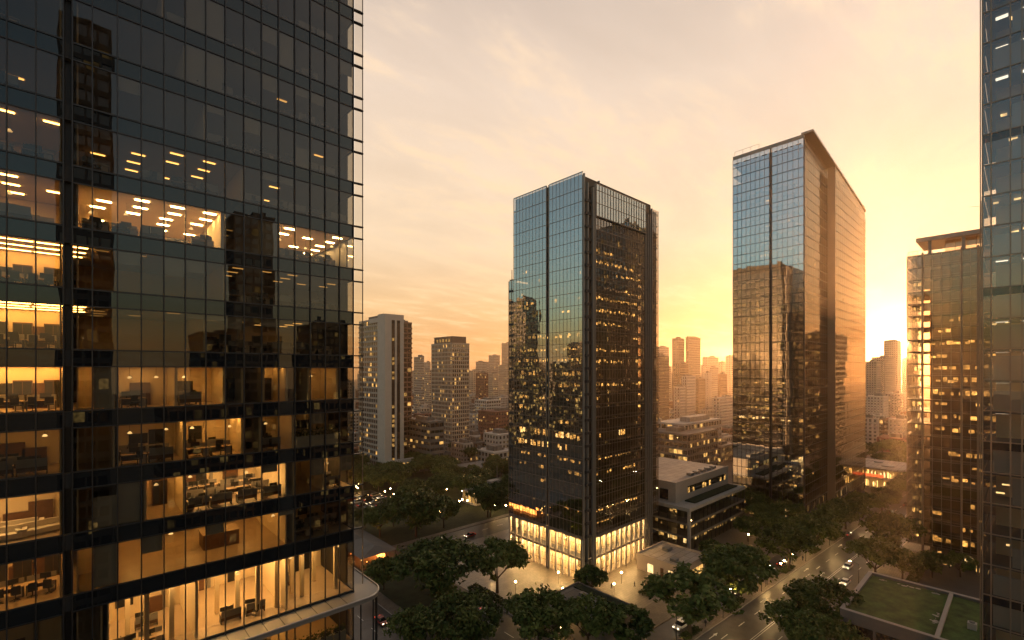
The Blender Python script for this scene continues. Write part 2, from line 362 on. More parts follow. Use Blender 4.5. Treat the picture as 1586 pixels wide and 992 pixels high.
Z(-2, -.6, 1, 1, .6, 4, ''); Z(-2, 1, 2.2, 2.5, 1, 4, ''); Z(-2, 2.2, 4, 18, 1, 5, 'door'); Z(-2, 4, 9.6, 40, 1, 10, 'desks'); Z(-2, 10, 12, 2, .8, 6, 'floor'); Z(-2, 12, 14, 34, 1, 6, 'desks')
Z(-3, -.6, 1, .4, .5, 4, ''); Z(-3, 1, 9.6, 10, .7, 12, 'crate'); Z(-3, 10, 14, 3.6, .6, 8, 'desks')
Z(-4, -.6, .4, .6, .5, 4, ''); Z(-4, .6, 4.6, 48, 1, 8, 'lobby'); Z(-4, 4.6, 9.6, 60, 1, 10, 'lobby'); Z(-4, 9.6, 14, 42, 1, 8, 'lobby')
Z(-5, 3, 9.6, 14, 1, 8, 'desks'); Z(-5, 9.6, 14, 11, 1, 8, 'plants')
STOREY = {-5: 'storey under the canopy ledge', -4: 'tall lobby storey', -3: 'storey just above the lobby', -2: 'second storey above the lobby', -1: 'third storey above the lobby', 0: 'fourth storey above the lobby',
          1: 'fifth storey above the lobby', 2: 'sixth storey above the lobby', 3: 'bright panelled storey', 4: 'first dim storey above the bright one', 5: 'second dim storey above the bright one', 6: 'third dim storey above the bright one', 7: 'fourth dim storey above the bright one', 8: 'fifth dim storey above the bright one'}
# furniture prototypes, made once and moved or copied
def mk_desk():
    t = thing('desk', '', 'desk')
    MB().box(-.75, -.38, .70, .75, .38, .745).build('tabletop', M['desk'], t)
    MB().box(-.73, .30, .25, .73, .33, .69).build('modesty_panel', M['wood'], t)
    for s in (-1, 1): MB().box(s * .72 - .02, -.35, 0, s * .72 + .02, .35, .695).build('leg', M['black'], t)
    MB().box(-.74, .385, .55, .74, .41, 1.12).build('divider', M['greym'], t)
    MB().box(.3, -.3, .1, .68, .28, .69).build('drawer_unit', M['offw'], t)
    return t
def mk_chair():
    t = thing('chair', '', 'office chair')
    MB().box(-.24, -.24, .43, .24, .24, .50).build('seat', M['fabric'], t)
    MB().box(-.22, .20, .52, .22, .26, 1.02).build('backrest', M['fabric'], t)
    b = MB().tube((0, 0, .06), (0, 0, .43), .03, .03)
    for a in range(5): b.tube((0, 0, .08), (.28 * math.cos(a * 1.257), .28 * math.sin(a * 1.257), .03), .025, .02, 4)
    b.build('base', M['black'], t); return t
def mk_monitor():
    t = thing('monitor', '', 'monitor')
    MB().box(-.3, -.02, .14, .3, .02, .5).build('screen', M['black'], t)
    MB().box(-.03, -.01, .01, .03, .03, .2).box(-.12, -.08, 0, .12, .08, .012).build('stand', M['metal'], t); return t
def mk_sofa():
    t = thing('sofa', '', 'sofa')
    MB().box(-1, -.4, .12, 1, .4, .44).build('seat', M['sofa'], t); MB().box(-1, .28, .44, 1, .42, .85).build('backrest', M['sofa'], t)
    for s in (-1, 1): MB().box(s * 1.14 - .12, -.4, .1, s * 1.14 + .12, .42, .62).build('armrest', M['sofa'], t)
    return t
def mk_cab():
    t = thing('cabinet', '', 'cabinet')
    MB().box(-.5, -.22, 0, .5, .22, 2.1).build('body', M['wood'], t)
    for s in (-1, 1): MB().box(s * .24 - .22, -.235, .1, s * .24 + .22, -.221, 2.0).build('door', M['black'], t)
    return t
def mk_pot():
    t = thing('planter', '', 'planter')
    MB().box(-.62, -.25, 0, .62, .25, 1.0).build('trough', M['planter'], t)
    f = MB()
    for i in range(130):
        c = Vector((R.uniform(-.6, .6), R.uniform(-.25, .25), 1 + abs(R.gauss(.25, .22)))); a = Vector((R.gauss(0, 1), R.gauss(0, 1), R.gauss(0, 1))).normalized() * .11; b = a.orthogonal().normalized() * .07
        f.quad(c - a, c + b, c + a, c - b)
    f.build('foliage', M['leafm'], t); return t
PRO = {}
def place(maker, loc, rz, label, group):
    if maker not in PRO:
        PRO[maker] = o = maker(); o.location = loc; o.rotation_euler.z = rz; o['label'] = label; o['group'] = group; return o
    o = copy_tree(PRO[maker], loc, rz, label); o['group'] = group; return o
for zi, (k, x0, x1, lv, on, dep, kind) in enumerate(ZN):
    z = SILL[k] - .06; zc = HEAD[k] + .05; ya = LY + .18
    w = MB().box(x0 + .03, ya + dep, z, x1 - .03, ya + dep + .12, zc)
    w.box(x1 - .09, ya + .25, z, x1 - .0, ya + dep - .01, zc) if x1 < BX(13.5) else None
    w.box(x0 + .0, ya + .25, z, x0 + .09, ya + dep - .01, zc)
    w.build('partition_wall', M['wallc'], off)
    if lv > 2 and k < 3:
        dk = MB(); x = x0 + R.uniform(.3, 1.2)
        while x < x1 - 1.4:
            r_ = R.random(); yb = ya + dep - .02
            if r_ < .35: dk.box(x, yb - .03, z + .02, x + 1.0, yb + .01, z + 2.15)
            elif r_ < .6: dk.box(x, yb - .25, z + .02, x + 1.3, yb + .01, z + R.uniform(.9, 1.9), 1)
            elif r_ < .75: dk.box(x, yb - .05, z + 1.1, x + 1.2, yb + .01, z + 1.9, 0)
            else: dk.box(x, yb - .12, z + .02, x + .25, yb + .01, zc - .05, 2)
            x += R.uniform(1.1, 1.9)
        if dk.v: dk.build('wall_fitting', [M['black'], M['wood'], M['greym']], off)
    p = MB(); lobby = kind == 'lobby'
    strips = kind == 'meet'
    yy = 1.0
    while yy < dep - .6:
        x = x0 + .7 + R.random() * .4
        while x < x1 - .8:
            if R.random() < on:
                L = 2.6 if strips else .85
                p.quad((x, ya + yy, zc - .03), (x, ya + yy + (.14 if strips else .28), zc - .03), (x + L, ya + yy + (.14 if strips else .28), zc - .03), (x + L, ya + yy, zc - .03))
            x += 2.75 if strips else 2.2
        yy += 1.9 if strips else 2.1
    if p.v: p.build('ceiling_panel', panel_mat(lv), off)
    if kind in ('desks', 'lobby', 'crate', 'door') and lv > 4:
        pd = MB(); x = x0 + .8
        while x < x1 - .5:
            yy = ya + R.uniform(1.2, min(dep - .8, 5)); pd.tube((x, yy, zc - .02), (x, yy, zc - .75), .012, .012, 4, 1); pd.tube((x, yy, zc - .76), (x, yy, zc - .92), .06, .17, 8, 0); x += R.uniform(1.4, 3)
        pd.build('pendant_lamp', [M['lit3'], M['black']], off)
    where = STOREY.get(k, 'storey near the roof')
    side = 'left wing' if x1 < 0 else ('left half' if x1 < BX(6.2) else ('middle' if x1 < BX(10.1) else 'right end'))
    tail = f'in the {side} of the {where}'
    grp = lambda a: f'{a} {tail}'
    if kind in ('desks', 'lobby'):
        rows = [.9, 3.6, 6.3] if dep > 8 else [.95, 3.2]
        if lobby: rows = [1.6, 5.2]
        for r in rows:
            if r > dep - 1: continue
            x = x0 + 1.0
            while x < x1 - .9:
                if x > -5 and R.random() < (.93 if not lobby else .55):
                    y = ya + r + R.uniform(-.1, .1)
                    place(mk_desk, (x, y, z + .01), R.choice((0, math.pi)), f'tan office desk {tail}', grp('desks'))
                    place(mk_monitor, (x + R.uniform(-.35, .35), y + .05, z + .757), R.uniform(-.4, .4), f'black desk monitor {tail}', grp('monitors'))
                    if R.random() < .5: place(mk_monitor, (x + R.choice((-.42, .42)), y + .16, z + .757), R.uniform(-.4, .4), f'black desk monitor {tail}', grp('monitors'))
                    place(mk_chair, (x + R.uniform(-.2, .2), y + R.choice((-.62, .68)), z + .01), R.uniform(0, 6.3), f'dark swivel chair {tail}', grp('chairs'))
                x += R.choice((1.62, 1.62, 1.9))
    if kind == 'meet':
        for x in (-3.6, -2.0):
            place(mk_desk, (x, ya + 2.2, z + .01), 0, f'tan office desk {tail}', grp('desks'))
            place(mk_monitor, (x + .2, ya + 2.25, z + .757), R.uniform(-.4, .4), f'black desk monitor {tail}', grp('monitors'))
            for dx in (-.4, .4): place(mk_chair, (x + dx, ya + 1.5, z + .01), R.uniform(2.8, 3.5), f'dark swivel chair {tail}', grp('chairs'))
        place(mk_cab, (-3.1, ya + dep - .26, z + .01), 0, f'tall dark cabinet {tail}', grp('cabinets'))
        place(mk_cab, (-1.5, ya + dep - .26, z + .01), 0, f'tall dark cabinet {tail}', grp('cabinets'))
    if kind == 'sofa':
        for x, y, a in ((-3.9, 1.2, 0), (-2.0, 1.6, .3), (-3.2, 3.4, 3.1)): place(mk_sofa, (x, ya + y, z + .01), a, f'pale low sofa {tail}', grp('sofas'))
    if kind in ('cab', 'door'):
        place(mk_cab, ((x0 + x1) / 2 + .1, ya + dep - .26, z + .01), 0, f'tall dark cabinet {tail}', grp('cabinets'))
    if kind == 'plants':
        x = x0 + .75
        while x < x1 - .6: place(mk_pot, (x, ya + .4, z + .01), 0, f'grey leafy planter trough {tail}', grp('planters')); x += BAY
    if kind == 'crate':
        t = thing('kitchen_island', 'dark wooden kitchen island with a tan top on the empty amber floor', 'kitchen island', (BX(6.4), ya + 4.2, z + .01))
        MB().box(BX(5.3), ya + 3.2, z + .01, BX(7.3), ya + 5.2, z + 1.25).build('cabinet_body', M['wood'], t); MB().box(BX(5.25), ya + 3.1, z + 1.26, BX(7.35), ya + 5.3, z + 1.32).build('worktop', M['desk'], t)
bl = [(3, 8, 9), (8, 3, 5), (7, 4, 6), (-2, 0, 2), (-3, 0, 1), (0, 0, .9), (7, 9, 10), (5, 10, 11), (6, 4, 6)]
for q in range(26):
    k, i, f = R.choice((-3, -2, -1, 0, 1, 2, 4, 5, 6, 7)), R.randrange(14), R.uniform(.12, .5)
    MB().box(BX(i) + .06, LY + .09, HEAD[k] - 3.0 * f, BX(i + 1) - .06, LY + .11, HEAD[k] - .02).build('roller_blind', M['blind'], off)
for k, a, b in bl: MB().box(BX(a) + .06, LY + .09, SILL[k] + .1, BX(b) - .06, LY + .11, HEAD[k] - .02).build('roller_blind', M['blind'], off)
# tall dividers of the lobby storey
for i in (1.6, 2.3, 3.5, 5, 6.1, 7, 8, 9.2, 10.6, 11, 12.5, 13.2):
    MB().box(BX(i) - .16, LY + 1.0 + (i * 7 % 4), SILL[-4], BX(i) + .16, LY + 1.3 + (i * 7 % 4), HEAD[-4]).build('lobby_column', M['wallc'], off)
# ------------------------------------------------------------------ curtain wall towers
FACES = {'x-': (lambda c: (lambda a, d, z: (c + d, a, z)), (-1, 0, 0)), 'y-': (lambda c: (lambda a, d, z: (a, c + d, z)), (0, -1, 0)),
         'x+': (lambda c: (lambda a, d, z: (c - d, a, z)), (1, 0, 0)), 'y+': (lambda c: (lambda a, d, z: (a, c - d, z)), (0, 1, 0))}
def pbox(mb, P, a0, a1, d0, d1, z0, z1, mi=0):
    p = P(a0, d0, z0); q = P(a1, d1, z1); return mb.box(*p, *q, mi)
def curtain(root, face, c, a0, a1, nb, zs, gmat, smat, mmat, span=.28, ztop=None, mw=.07, md=.16, tilt=.003, mull=True, sub=False):
    """one face of a curtain wall: a ribbon window per storey, spandrel glass, transoms, mullions"""
    P = FACES[face][0](c); n = FACES[face][1]; w = (a1 - a0) / nb
    zt = ztop or (lambda a: 1e9)
    for i in range(len(zs) - 1):
        z0, z1 = zs[i], zs[i + 1]; zm = z0 + (z1 - z0) * span
        b = MB()
        for j in range(nb):
            u, v = a0 + j * w, a0 + (j + 1) * w
            for lo, hi, mi in ((z0, zm, 1), (zm, z1, 0)):
                hu, hv = min(hi, zt(u)), min(hi, zt(v))
                if hu <= lo + .05 or hv <= lo + .05: continue
                tilted(b, [P(u, 0, lo), P(v, 0, lo), P(v, 0, hv), P(u, 0, hu)], tilt, mi, n)
        if not b.v: continue
        win = b.build('window', [gmat, smat], root)
        fr = MB(); e = a1
        if zt(a1) < z0: 
            e = a0
            while e < a1 and zt(e) > z0: e += .5
        pbox(fr, P, a0, e, -.10, .03, z0 - .06, z0 + .06); 
        if span > .05: pbox(fr, P, a0, e, -.07, .02, zm - .035, zm + .035)
        fr.build('frame', mmat, win)
    if mull:
        for j in range(nb + 1):
            a = a0 + j * w; b = MB(); pbox(b, P, a - mw / 2, a + mw / 2, -md, -.004, zs[0], min(zs[-1], zt(a)))
            b.build('mullion', mmat, root)
def lit_floor(root, faces, z0, z1, prob, mats, run=.65, hmin=.3, hmax=.9, name='room_glow'):
    """lamps and lit walls of one office storey, in a row a little way in behind the glass"""
    b = MB(); H = z1 - z0; hb = R.uniform(hmin, (hmin + hmax) / 2); zb = z0 + H * R.uniform(.38, .9 - hb); db = R.uniform(1.0, 2.4)
    for face, c, a0, a1, w in faces:
        P = FACES[face][0](c); a = a0 + .4; on = R.random() < prob
        while a < a1 - w:
            on = (R.random() < run) if on else (R.random() < prob * (1 - run) / max(.05, 1 - prob * .9))
            if on:
                hh = H * min(hmax, hb * R.choice((.6, 1, 1, 1, 1.5))); zz = zb + R.choice((0, 0, 0, .12)) * H; L = w * R.uniform(.3, .8); d = db + R.choice((0, 0, 0, .8))
                zt = min(zz + hh, z1 - .2)
                if zt > zz + .1: b.quad(P(a, d, zz), P(a + L, d, zz), P(a + L, d, zt), P(a, d, zt), R.randrange(len(mats)))
            a += w * R.choice((.5, .75, 1))
    if b.v: b.build(name, mats, root)

# ---- central tower
TX, TY, TX1, TY1 = 113., 90., 154., 125.7
tw = thing('glass_tower', 'blue glass tower with vertical corner fins and a bright two storey lobby, in the middle', 'skyscraper', (TX, TY, 0))
LOB = 13.8; NF = 28; FH = (124.4 - LOB) / NF
zs = [LOB + FH * i for i in range(NF + 1)]; zsl = [LOB + FH * i for i in range(25)]
def zmid(i): return zs[i] * .5 + zs[i + 1] * .5
curtain(tw, 'x-', TX, 91.6, 105.4, 9, zs[:-1] + [125.4], M['gl_a'], M['gl_a'], M['mullw'], mw=.06, md=.07, span=.02)
curtain(tw, 'x-', TX, 106.8, 122.6, 10, zs[:-1] + [125.4], M['gl_a'], M['gl_a'], M['mullw'], mw=.06, md=.07, span=.02)
curtain(tw, 'x-', TX + .6, 122.7, 125.7, 2, zs[:22], M['gl_a'], M['gl_a'], M['mullw'], mw=.075)
curtain(tw, 'y-', TY, 117.2, 145.2, 19, zs[:-3], M['gl_a2'], M['gl_a2'], M['mullw'], mw=.07)
curtain(tw, 'y-', TY - .5, 117.2, 145.2, 19, zs[-4:-1] + [122.2], M['gl_a'], M['gl_a'], M['mullw'], span=.02, mw=.09)
curtain(tw, 'y-', TY, 149.8, 154, 3, zs[:-1] + [122.2], M['gl_a2'], M['gl_a2'], M['mullw'], mw=.07)
# setback band below the mirrored crown of the right face
MB().box(117.1, TY - .58, zs[-4] - .3, 145.3, TY - .02, zs[-4] - .1).build('ledge', M['metal'], tw)
MB().box(117.2, TY - .45, 122.22, 145.2, TY + .3, 122.5).build('parapet', M['mullw'], tw)
# corner recess with fins
for x0, y0, x1, y1, z in ((113.05, 90.9, 113.5, 91.5, 124.9), (114.2, 90.4, 114.7, 91.2, 122.2), (115.9, 89.6, 116.4, 90.4, 121), (116.8, 89.5, 117.1, 90.2, 122.3), (112.9, 105.42, 113.3, 105.7, 125.4), (112.9, 106.5, 113.3, 106.78, 125.4),
                          (145.3, 89.6, 145.7, 90.2, 122.2), (147.0, 89.8, 147.4, 90.4, 119.6), (148.4, 89.8, 148.8, 90.4, 119.6), (149.4, 89.6, 149.75, 90.2, 122.2)):
    MB().box(x0, y0, 0, x1, y1, z).build('fin', M['greym'], tw)
rc = MB().box(113.6, 91.2, 0, 117.2, 92.6, 119.6).box(TX + .9, 105.42, 0, TX + 1.2, 106.78, 120).box(145.2, TY + 1.2, 0, 149.8, TY + 1.5, 117.5)
rc.build('recess_panel', M['metal'], tw)
for i in range(0, NF - 1):
    b = MB().box(TX + .35, TY + .3, zs[i] - .16, TX1 - .3, (TY1 - .3) if i < 21 else 122.2, zs[i] + .62, 0); b.build('floor_slab', M['slab'], tw)
MB().box(TX + 5.2, TY + 5.2, LOB, TX1 - 5, TY1 - 5, 122).build('core_wall', M['core'], tw)
MB().box(TX + .2, TY + 2.3, zs[-2] + .45, TX1, TY1 - 3, zs[-2] + .7).build('roof', M['roof'], tw)
pp = MB().box(TX + .05, 91.6, 125.42, TX + .4, 105.4, 125.65).box(TX + .05, 106.8, 125.42, TX + .4, 122.6, 125.65); pp.build('parapet', M['mullw'], tw)
MB().box(TX + .7, TY1 - .3, 0, TX1 - .31, TY1, zs[21]).box(TX + .3, 122.3, zs[21], TX1 - .31, 122.6, zs[-2]).box(TX + 9, 92, zs[-2], TX + 9.3, 122, 125.3).build('rear_glazing', M['gl_d'], tw)
MB().box(TX + .6, 92.7, zs[-3], TX1 - .5, 122.1, 125.1).box(117.4, TY - .2, zs[-4] + .2, 145.1, 92.6, 122.1).build('plant_room', M['core'], tw)
curtain(tw, 'x+', TX1 + .05, 92, 125, 20, zs[:-1], M['gl_a2'], M['gl_a2'], M['mullw'], mull=False)
for i in range(2, 26): lit_floor(tw, [('x+', TX1 + .05, 92, 125, 1.6)], zs[i] + .5, zs[i + 1] - .2, .5, [M['in1'], M['in0']], run=.7, hmin=.14, hmax=.45)
MB().box(149.85, TY + .8, LOB, 153.95, TY + 1.1, 122).build('end_panel', M['core'], tw)
mast = MB().tube((114, 124.5, zs[21]), (114, 124.5, zs[21] + 4), .18, .12).box(113.6, 123.8, zs[21], 116, 125.3, zs[21] + .5); mast.build('roof_mast', M['mullw'], tw)
probs = [.5, .4, .12, .10, .4, .65, .97, .97, .2, .15, .55, .7, .6, .85, .85, .7, .7, .65, .7, .65, .6, .5, .6, .45, .0, .0, .0, .0]
fx = [('x-', TX, 91.8, 105.2, 1.53), ('x-', TX, 107, 122.4, 1.58)]; fy = [('y-', TY, 117.4, 145, 1.47)]
for i in range(NF - 4):
    strong = i in (6, 7)
    lit_floor(tw, fx, zs[i] + .6, zs[i + 1] - .2, probs[i] * (.85 if i < 16 else .15), [M['in1'], M['in0']] if not strong else [M['in1'], M['in1'], M['in2']], run=.85 if strong else .6, hmin=.5 if strong else .16, hmax=.85 if strong else .5)
    lit_floor(tw, fy, zs[i] + .6, zs[i + 1] - .2, probs[i] if i > 9 else probs[i] * .8, [M['in1'], M['in0']] if not strong else [M['in1'], M['in1'], M['in2']], run=.97 if strong else .95, hmin=.5 if strong else .14, hmax=.85 if strong else .30)
# lobby: two tall glazed storeys between stone piers
for face, c, a0, a1, n in (('x-', TX + .5, 91.6, 105.4, 5), ('x-', TX + .5, 106.8, 124.6, 6), ('y-', TY + .5, 117.2, 145.2, 10)):
    P = FACES[face][0](c); w = (a1 - a0) / n
    for j in range(n + 1):
        b = MB(); pbox(b, P, a0 + j * w - .2, a0 + j * w + .2, -.5, .3, 0, LOB - .9); b.build('lobby_pier', M['conc'], tw)
    b = MB(); pbox(b, P, a0, a1, -.6, .35, LOB - .9, LOB + .05); pbox(b, P, a0, a1, -.3, .3, 6.3, 7.0); b.build('lobby_beam', M['dconc'], tw)
    for lo, hi in ((.15, 6.3), (7.0, LOB - .9)):
        for j in range(n):
            b = MB(); u, v = a0 + j * w + .28, a0 + (j + 1) * w - .28; b.quad(P(u, 0, lo), P(v, 0, lo), P(v, 0, hi), P(u, 0, hi)); o = b.build('lobby_window', M['gl_c'], tw)
            b = MB()
            for q in (1, 2): pbox(b, P, u + (v - u) * q / 3 - .05, u + (v - u) * q / 3 + .05, -.06, .05, lo, hi)
            for q in (.35, .7): pbox(b, P, u, v, -.05, .04, lo + (hi - lo) * q - .05, lo + (hi - lo) * q + .05)
            b.build('frame', M['mull'], o)
    for lo, hi in ((.3, 6), (7.1, LOB - 1.3)):
        lit_floor(tw, [(face, c, a0, a1, w * .5)], lo, hi, .7, [M['lit2'], M['lit3'], M['lit1'], M['lit1']], run=.75, hmin=.3, hmax=.9, name='lobby_light')
b = MB()
for zc_ in (LOB - 1.02, 6.36):
    for y in range(93, 124, 3): b.quad((TX + 1.1, y, zc_), (TX + 1.1, y + 1.6, zc_), (TX + 2.0, y + 1.6, zc_), (TX + 2.0, y, zc_))
    for x in range(118, 145, 3): b.quad((x, TY + 1.1, zc_), (x, TY + 2.0, zc_), (x + 1.6, TY + 2.0, zc_), (x + 1.6, TY + 1.1, zc_))
b.build('ceiling_panel', panel_mat(60), tw)
MB().box(TX + 3.5, TY + 3.5, .1, TX1 - 3, TY1 - 3, LOB - 1.0).build('lobby_wall', M['wallc'], tw)
MB().box(TX + .6, TY + .6, .11, TX1 - .4, TY1 - .4, .16).build('lobby_floor', M['plaza'], tw)
MB().box(TX + .4, TY + .35, 6.4, TX1 - .4, TY1 - .4, 6.9).build('lobby_mezzanine', M['slab'], tw)

# ---- slab tower at right
QX, QY, QX1, QY1, QC = 221., 62., 314., 91.1, 254.
qt = thing('glass_tower', 'tallest slab tower of mirror glass with a sloping roof edge, right of the middle', 'skyscraper', (QX, QY, 0))
def qtop(x): return 163.3 - (x - QX) * .124
qz = [4.0 * i + 9 for i in range(40)]
curtain(qt, 'x-', QX, QY + .3, 74.5, 6, qz[:39], M['gl_b'], M['gl_b'], M['mull'], span=.06, mw=.10)
curtain(qt, 'x-', QX, 75.6, QY1, 8, qz[:39], M['gl_b'], M['gl_b'], M['mull'], span=.06, mw=.10)
curtain(qt, 'y-', QY, QX + .3, QC, 10, qz, M['gl_b2'], M['gl_b2'], M['mull'], span=.05, ztop=lambda x: qtop(x) - 5, mw=.2, md=.03)
curtain(qt, 'y-', QY - 3, QC + .2, QX1, 17, qz[:37], M['gl_b2'], M['gl_b2'], M['mull'], span=.05, ztop=lambda x: qtop(x) - 6, mw=.2, md=.03)
def slope(mb, x0, x1, y0, y1, d0, d1):
    mb.add([(x0, y0, qtop(x0) - d0), (x1, y0, qtop(x1) - d0), (x1, y1, qtop(x1) - d0), (x0, y1, qtop(x0) - d0), (x0, y0, qtop(x0) - d1), (x1, y0, qtop(x1) - d1), (x1, y1, qtop(x1) - d1), (x0, y1, qtop(x0) - d1)],
           [(0, 3, 2, 1), (4, 5, 6, 7), (0, 1, 5, 4), (1, 2, 6, 5), (2, 3, 7, 6), (3, 0, 4, 7)])
b = MB(); slope(b, QX - .3, QX1 + .5, QY - 3.2, QY + 1.2, .9, 0); b.build('roof_parapet', M['greym'], qt)
b = MB(); slope(b, QX, QX1, QY + 1.25, QY1, 4.5, 4.0); b.build('roof', M['roof'], qt)
b = MB(); slope(b, QX + .3, QC, QY + .05, QY + .5, 5.0, 1.0); slope(b, QC + .2, QX1, QY - 2.9, QY - 2.5, 6.0, 1.0); b.build('eave_band', M['gl_b2'], qt)
MB().box(QX - .12, QY + .3, 161.1, QX + .5, QY1, 162.6).build('parapet', M['greym'], qt)
MB().box(QC - .1, QY - 3.1, 0, QC + .15, QY - .0, qtop(QC) - 1.5).build('return_wall', M['mullw'], qt)
for a in (QY + .15, 75.0): MB().box(QX - .35, a - .25, 0, QX + .25, a + .25, 161).build('fin', M['mull'], qt)
MB().box(QX + 5, QY + 5, 9, QX1 - 5, QY1 - 5, 146).build('core_wall', M['core'], qt)
MB().box(QX1 - .3, QY - 3, 0, QX1 + .02, QY1, 147).box(QX + .1, QY1 - .2, 0, QX1 - .31, QY1, 150).build('rear_glazing', M['gl_d'], qt)
rr = MB()
for y in (80, 83.5, 87, 90.5): rr.tube((QX + .6, y, 162.5), (QX + .6, y, 165), .06, .06)
rr.tube((QX + .6, 80, 165), (QX + .6, 90.5, 164.8), .06, .06); rr.build('roof_railing', M['mullw'], qt)
for i in range(0, 37):
    MB().box(QX + .3, QY + .35, qz[i] - .2, QX1 - .4, QY1 - .3, qz[i] + .5).box(QC + .3, QY - 2.7, qz[i] - .2, QX1 - .4, QY + .34, qz[i] + .5).build('floor_slab', M['slab'], qt)
    pr = .55 if i in (2, 3, 7, 8) else (.3 if i < 16 else .07)
    lit_floor(qt, [('x-', QX, QY + 1, 74, 2), ('x-', QX, 76, 90.5, 2)], qz[i] + .5, qz[i + 1] - .2, pr, [M['in1'], M['in0'], M['in0']] if i != 8 else [M['in2'], M['in1']], run=.6, hmin=.16, hmax=.5)
    lit_floor(qt, [('y-', QY, QX + 2, QC - 2, 2), ('y-', QY - 3, QC + 3, QX1 - 2, 2.4)], qz[i] + .5, qz[i + 1] - .2, pr * .5, [M['in1'], M['in0'], M['in0']], run=.6, hmin=.14, hmax=.4)
bs_ = MB().box(QX + 1, QY + 1, .1, QX1 - 1, QY1 - 1, 8.6)
bs_.build('base_wall', M['core'], qt)
for face, c, a0, a1, n in (('x-', QX + .3, QY + .6, QY1, 8), ('y-', QY + .3, QX + .6, QC, 10), ('y-', QY - 2.7, QC + .2, QX1, 18)):
    P = FACES[face][0](c); w = (a1 - a0) / n
    for j in range(n + 1):
        b = MB(); pbox(b, P, a0 + j * w - .2, a0 + j * w + .2, -.25, .3, 0, 9); b.build('base_pier', M['mull'], qt)
    b = MB(); b.quad(P(a0, .1, .2), P(a1, .1, .2), P(a1, .1, 8.7), P(a0, .1, 8.7)); b.build('shopfront_glass', M['gl_c'], qt)
    b = MB(); pbox(b, P, a0, a1, -.2, .25, 8.5, 9.1); pbox(b, P, a0, a1, -.1, .2, 4.2, 4.6); b.build('base_beam', M['mull'], qt)
    for lo, hi in ((.3, 4.2), (4.6, 8.4)): lit_floor(qt, [(face, c - .2 if face == 'x-' else c - .2, a0, a1, w * .4)], lo - .1, hi, .75, [M['in2'], M['in1'], M['lit3']], run=.75, hmin=.3, hmax=.9, name='shop_light') if False else None
    b = MB()
    for j in range(int((a1 - a0) / 1.1)):
        if R.random() < .6:
            for lo, hi in ((.5, 4.0), (4.8, 8.2)):
                if R.random() < .7: h = R.uniform(.4, 1) * (hi - lo); b.quad(P(a0 + j * 1.1, .5, lo), P(a0 + j * 1.1 + .8, .5, lo), P(a0 + j * 1.1 + .8, .5, lo + h), P(a0 + j * 1.1, .5, lo + h), R.randrange(3))
    b.build('shop_light', [M['lit2'], M['lit1'], M['lit1']], qt)

# ---- far right tower with an open glass corner
VX, VY, VY1, VX1 = 210., -4., 27.8, 236.
vt = thing('office_tower', 'bronze glass office tower with a roof canopy and open glazed corner, facing the sun', 'office tower', (VX, VY, 0))
vz = [4.07 * i + 6 for i in range(25)]          # up to 99
curtain(vt, 'x-', VX, VY, 23.6, 12, vz, M['gl_v'], M['gl_v'], M['mullw'], span=.2, mw=.12, md=.3)
curtain(vt, 'x-', VX, 23.9, VY1, 3, vz, M['gl_c'], M['gl_c'], M['mullw'], span=.1, mw=.1)
curtain(vt, 'y+', VY1, VX + .1, VX1, 14, vz, M['gl_c'], M['gl_c'], M['mullw'], span=.1, mw=.1)
for y, x in ((23.75, VX - .2), (14.2, VX - .15), (10.4, VX - .15)): MB().box(x - .3, y - .25, 0, x + .5, y + .25, 104.5).build('fin', M['mullw'], vt)
MB().box(VX + 6, VY + 1, 0, VX1 - 1, 22.5, 103).build('core_wall', M['core'], vt)
MB().box(VX1 - .2, VY, 0, VX1, 24, 103).box(VX + .1, VY + .01, 0, VX1 - .3, VY + .3, 103).build('rear_glazing', M['gl_d'], vt)
for i in range(0, 25):
    MB().box(VX + .25, VY + .2, vz[i] - .28, VX1 - .3, VY1 - .2, vz[i] + .12).build('floor_slab', M['slab'], vt)
    pr = (.5, .3, .45, .2, .15, .3, .2, .5, .25, .6, .7, .5, .6, .7, .6, .5, .4, .3, .2, .1, .1, 0, 0, 0, 0)[i]
    if i < 24: lit_floor(vt, [('x-', VX, VY, 23, 2.2)], vz[i] + .4, vz[i + 1] - .3, min(.9, pr * 1.5), [M['in1'], M['in0'], M['in0'], M['lit1']], run=.8, hmin=.2, hmax=.6)
    if i < 22: lit_floor(vt, [('x-', VX + 1, 24, 27.4, 1.0)], vz[i] + .3, vz[i + 1] - .3, .8, [M['in0'], M['in1'], M['lit0']], run=.8, hmin=.3, hmax=.7)  # glowing panels added in place of the sun shining through the glazed corner
b = MB()
for i in range(24):
    for q in range(6): b.tube((VX + 2 + q * 3.8, VY1 - 1.3, vz[i] + .1), (VX + 2 + q * 3.8, VY1 - 1.3, vz[i] + 3.7), .12, .12, 5)
b.build('column', M['mullw'], vt)
b = MB()
for q in range(22):
    if R.random() < .6: y = VY + 1 + q * 1.3; z_ = R.choice((.6, 3.2)); b.quad((VX + .6, y, z_), (VX + .6, y + .9, z_), (VX + .6, y + .9, z_ + R.uniform(1, 2.2)), (VX + .6, y, z_ + R.uniform(1, 2.2)), R.randrange(3))
b.build('shop_light', [M['lit2'], M['lit1'], M['lit1']], vt)
for q in range(9): MB().box(VX - .1, VY + 1 + q * 3.3, 0, VX + .4, VY + 1.4 + q * 3.3, 6).build('base_pier', M['mull'], vt)
b = MB().box(VX - .6, VY, 108.4, VX + 18, 25.4, 109.3).box(VX - .75, VY, 108.1, VX - .61, 25.4, 109.5); b.build('roof_canopy', M['greym'], vt)
for y in (22, 13.8, 5): MB().box(VX + .6, y - .4, 104.0, VX + 1.4, y + .4, 108.35).build('roof_column', M['greym'], vt)
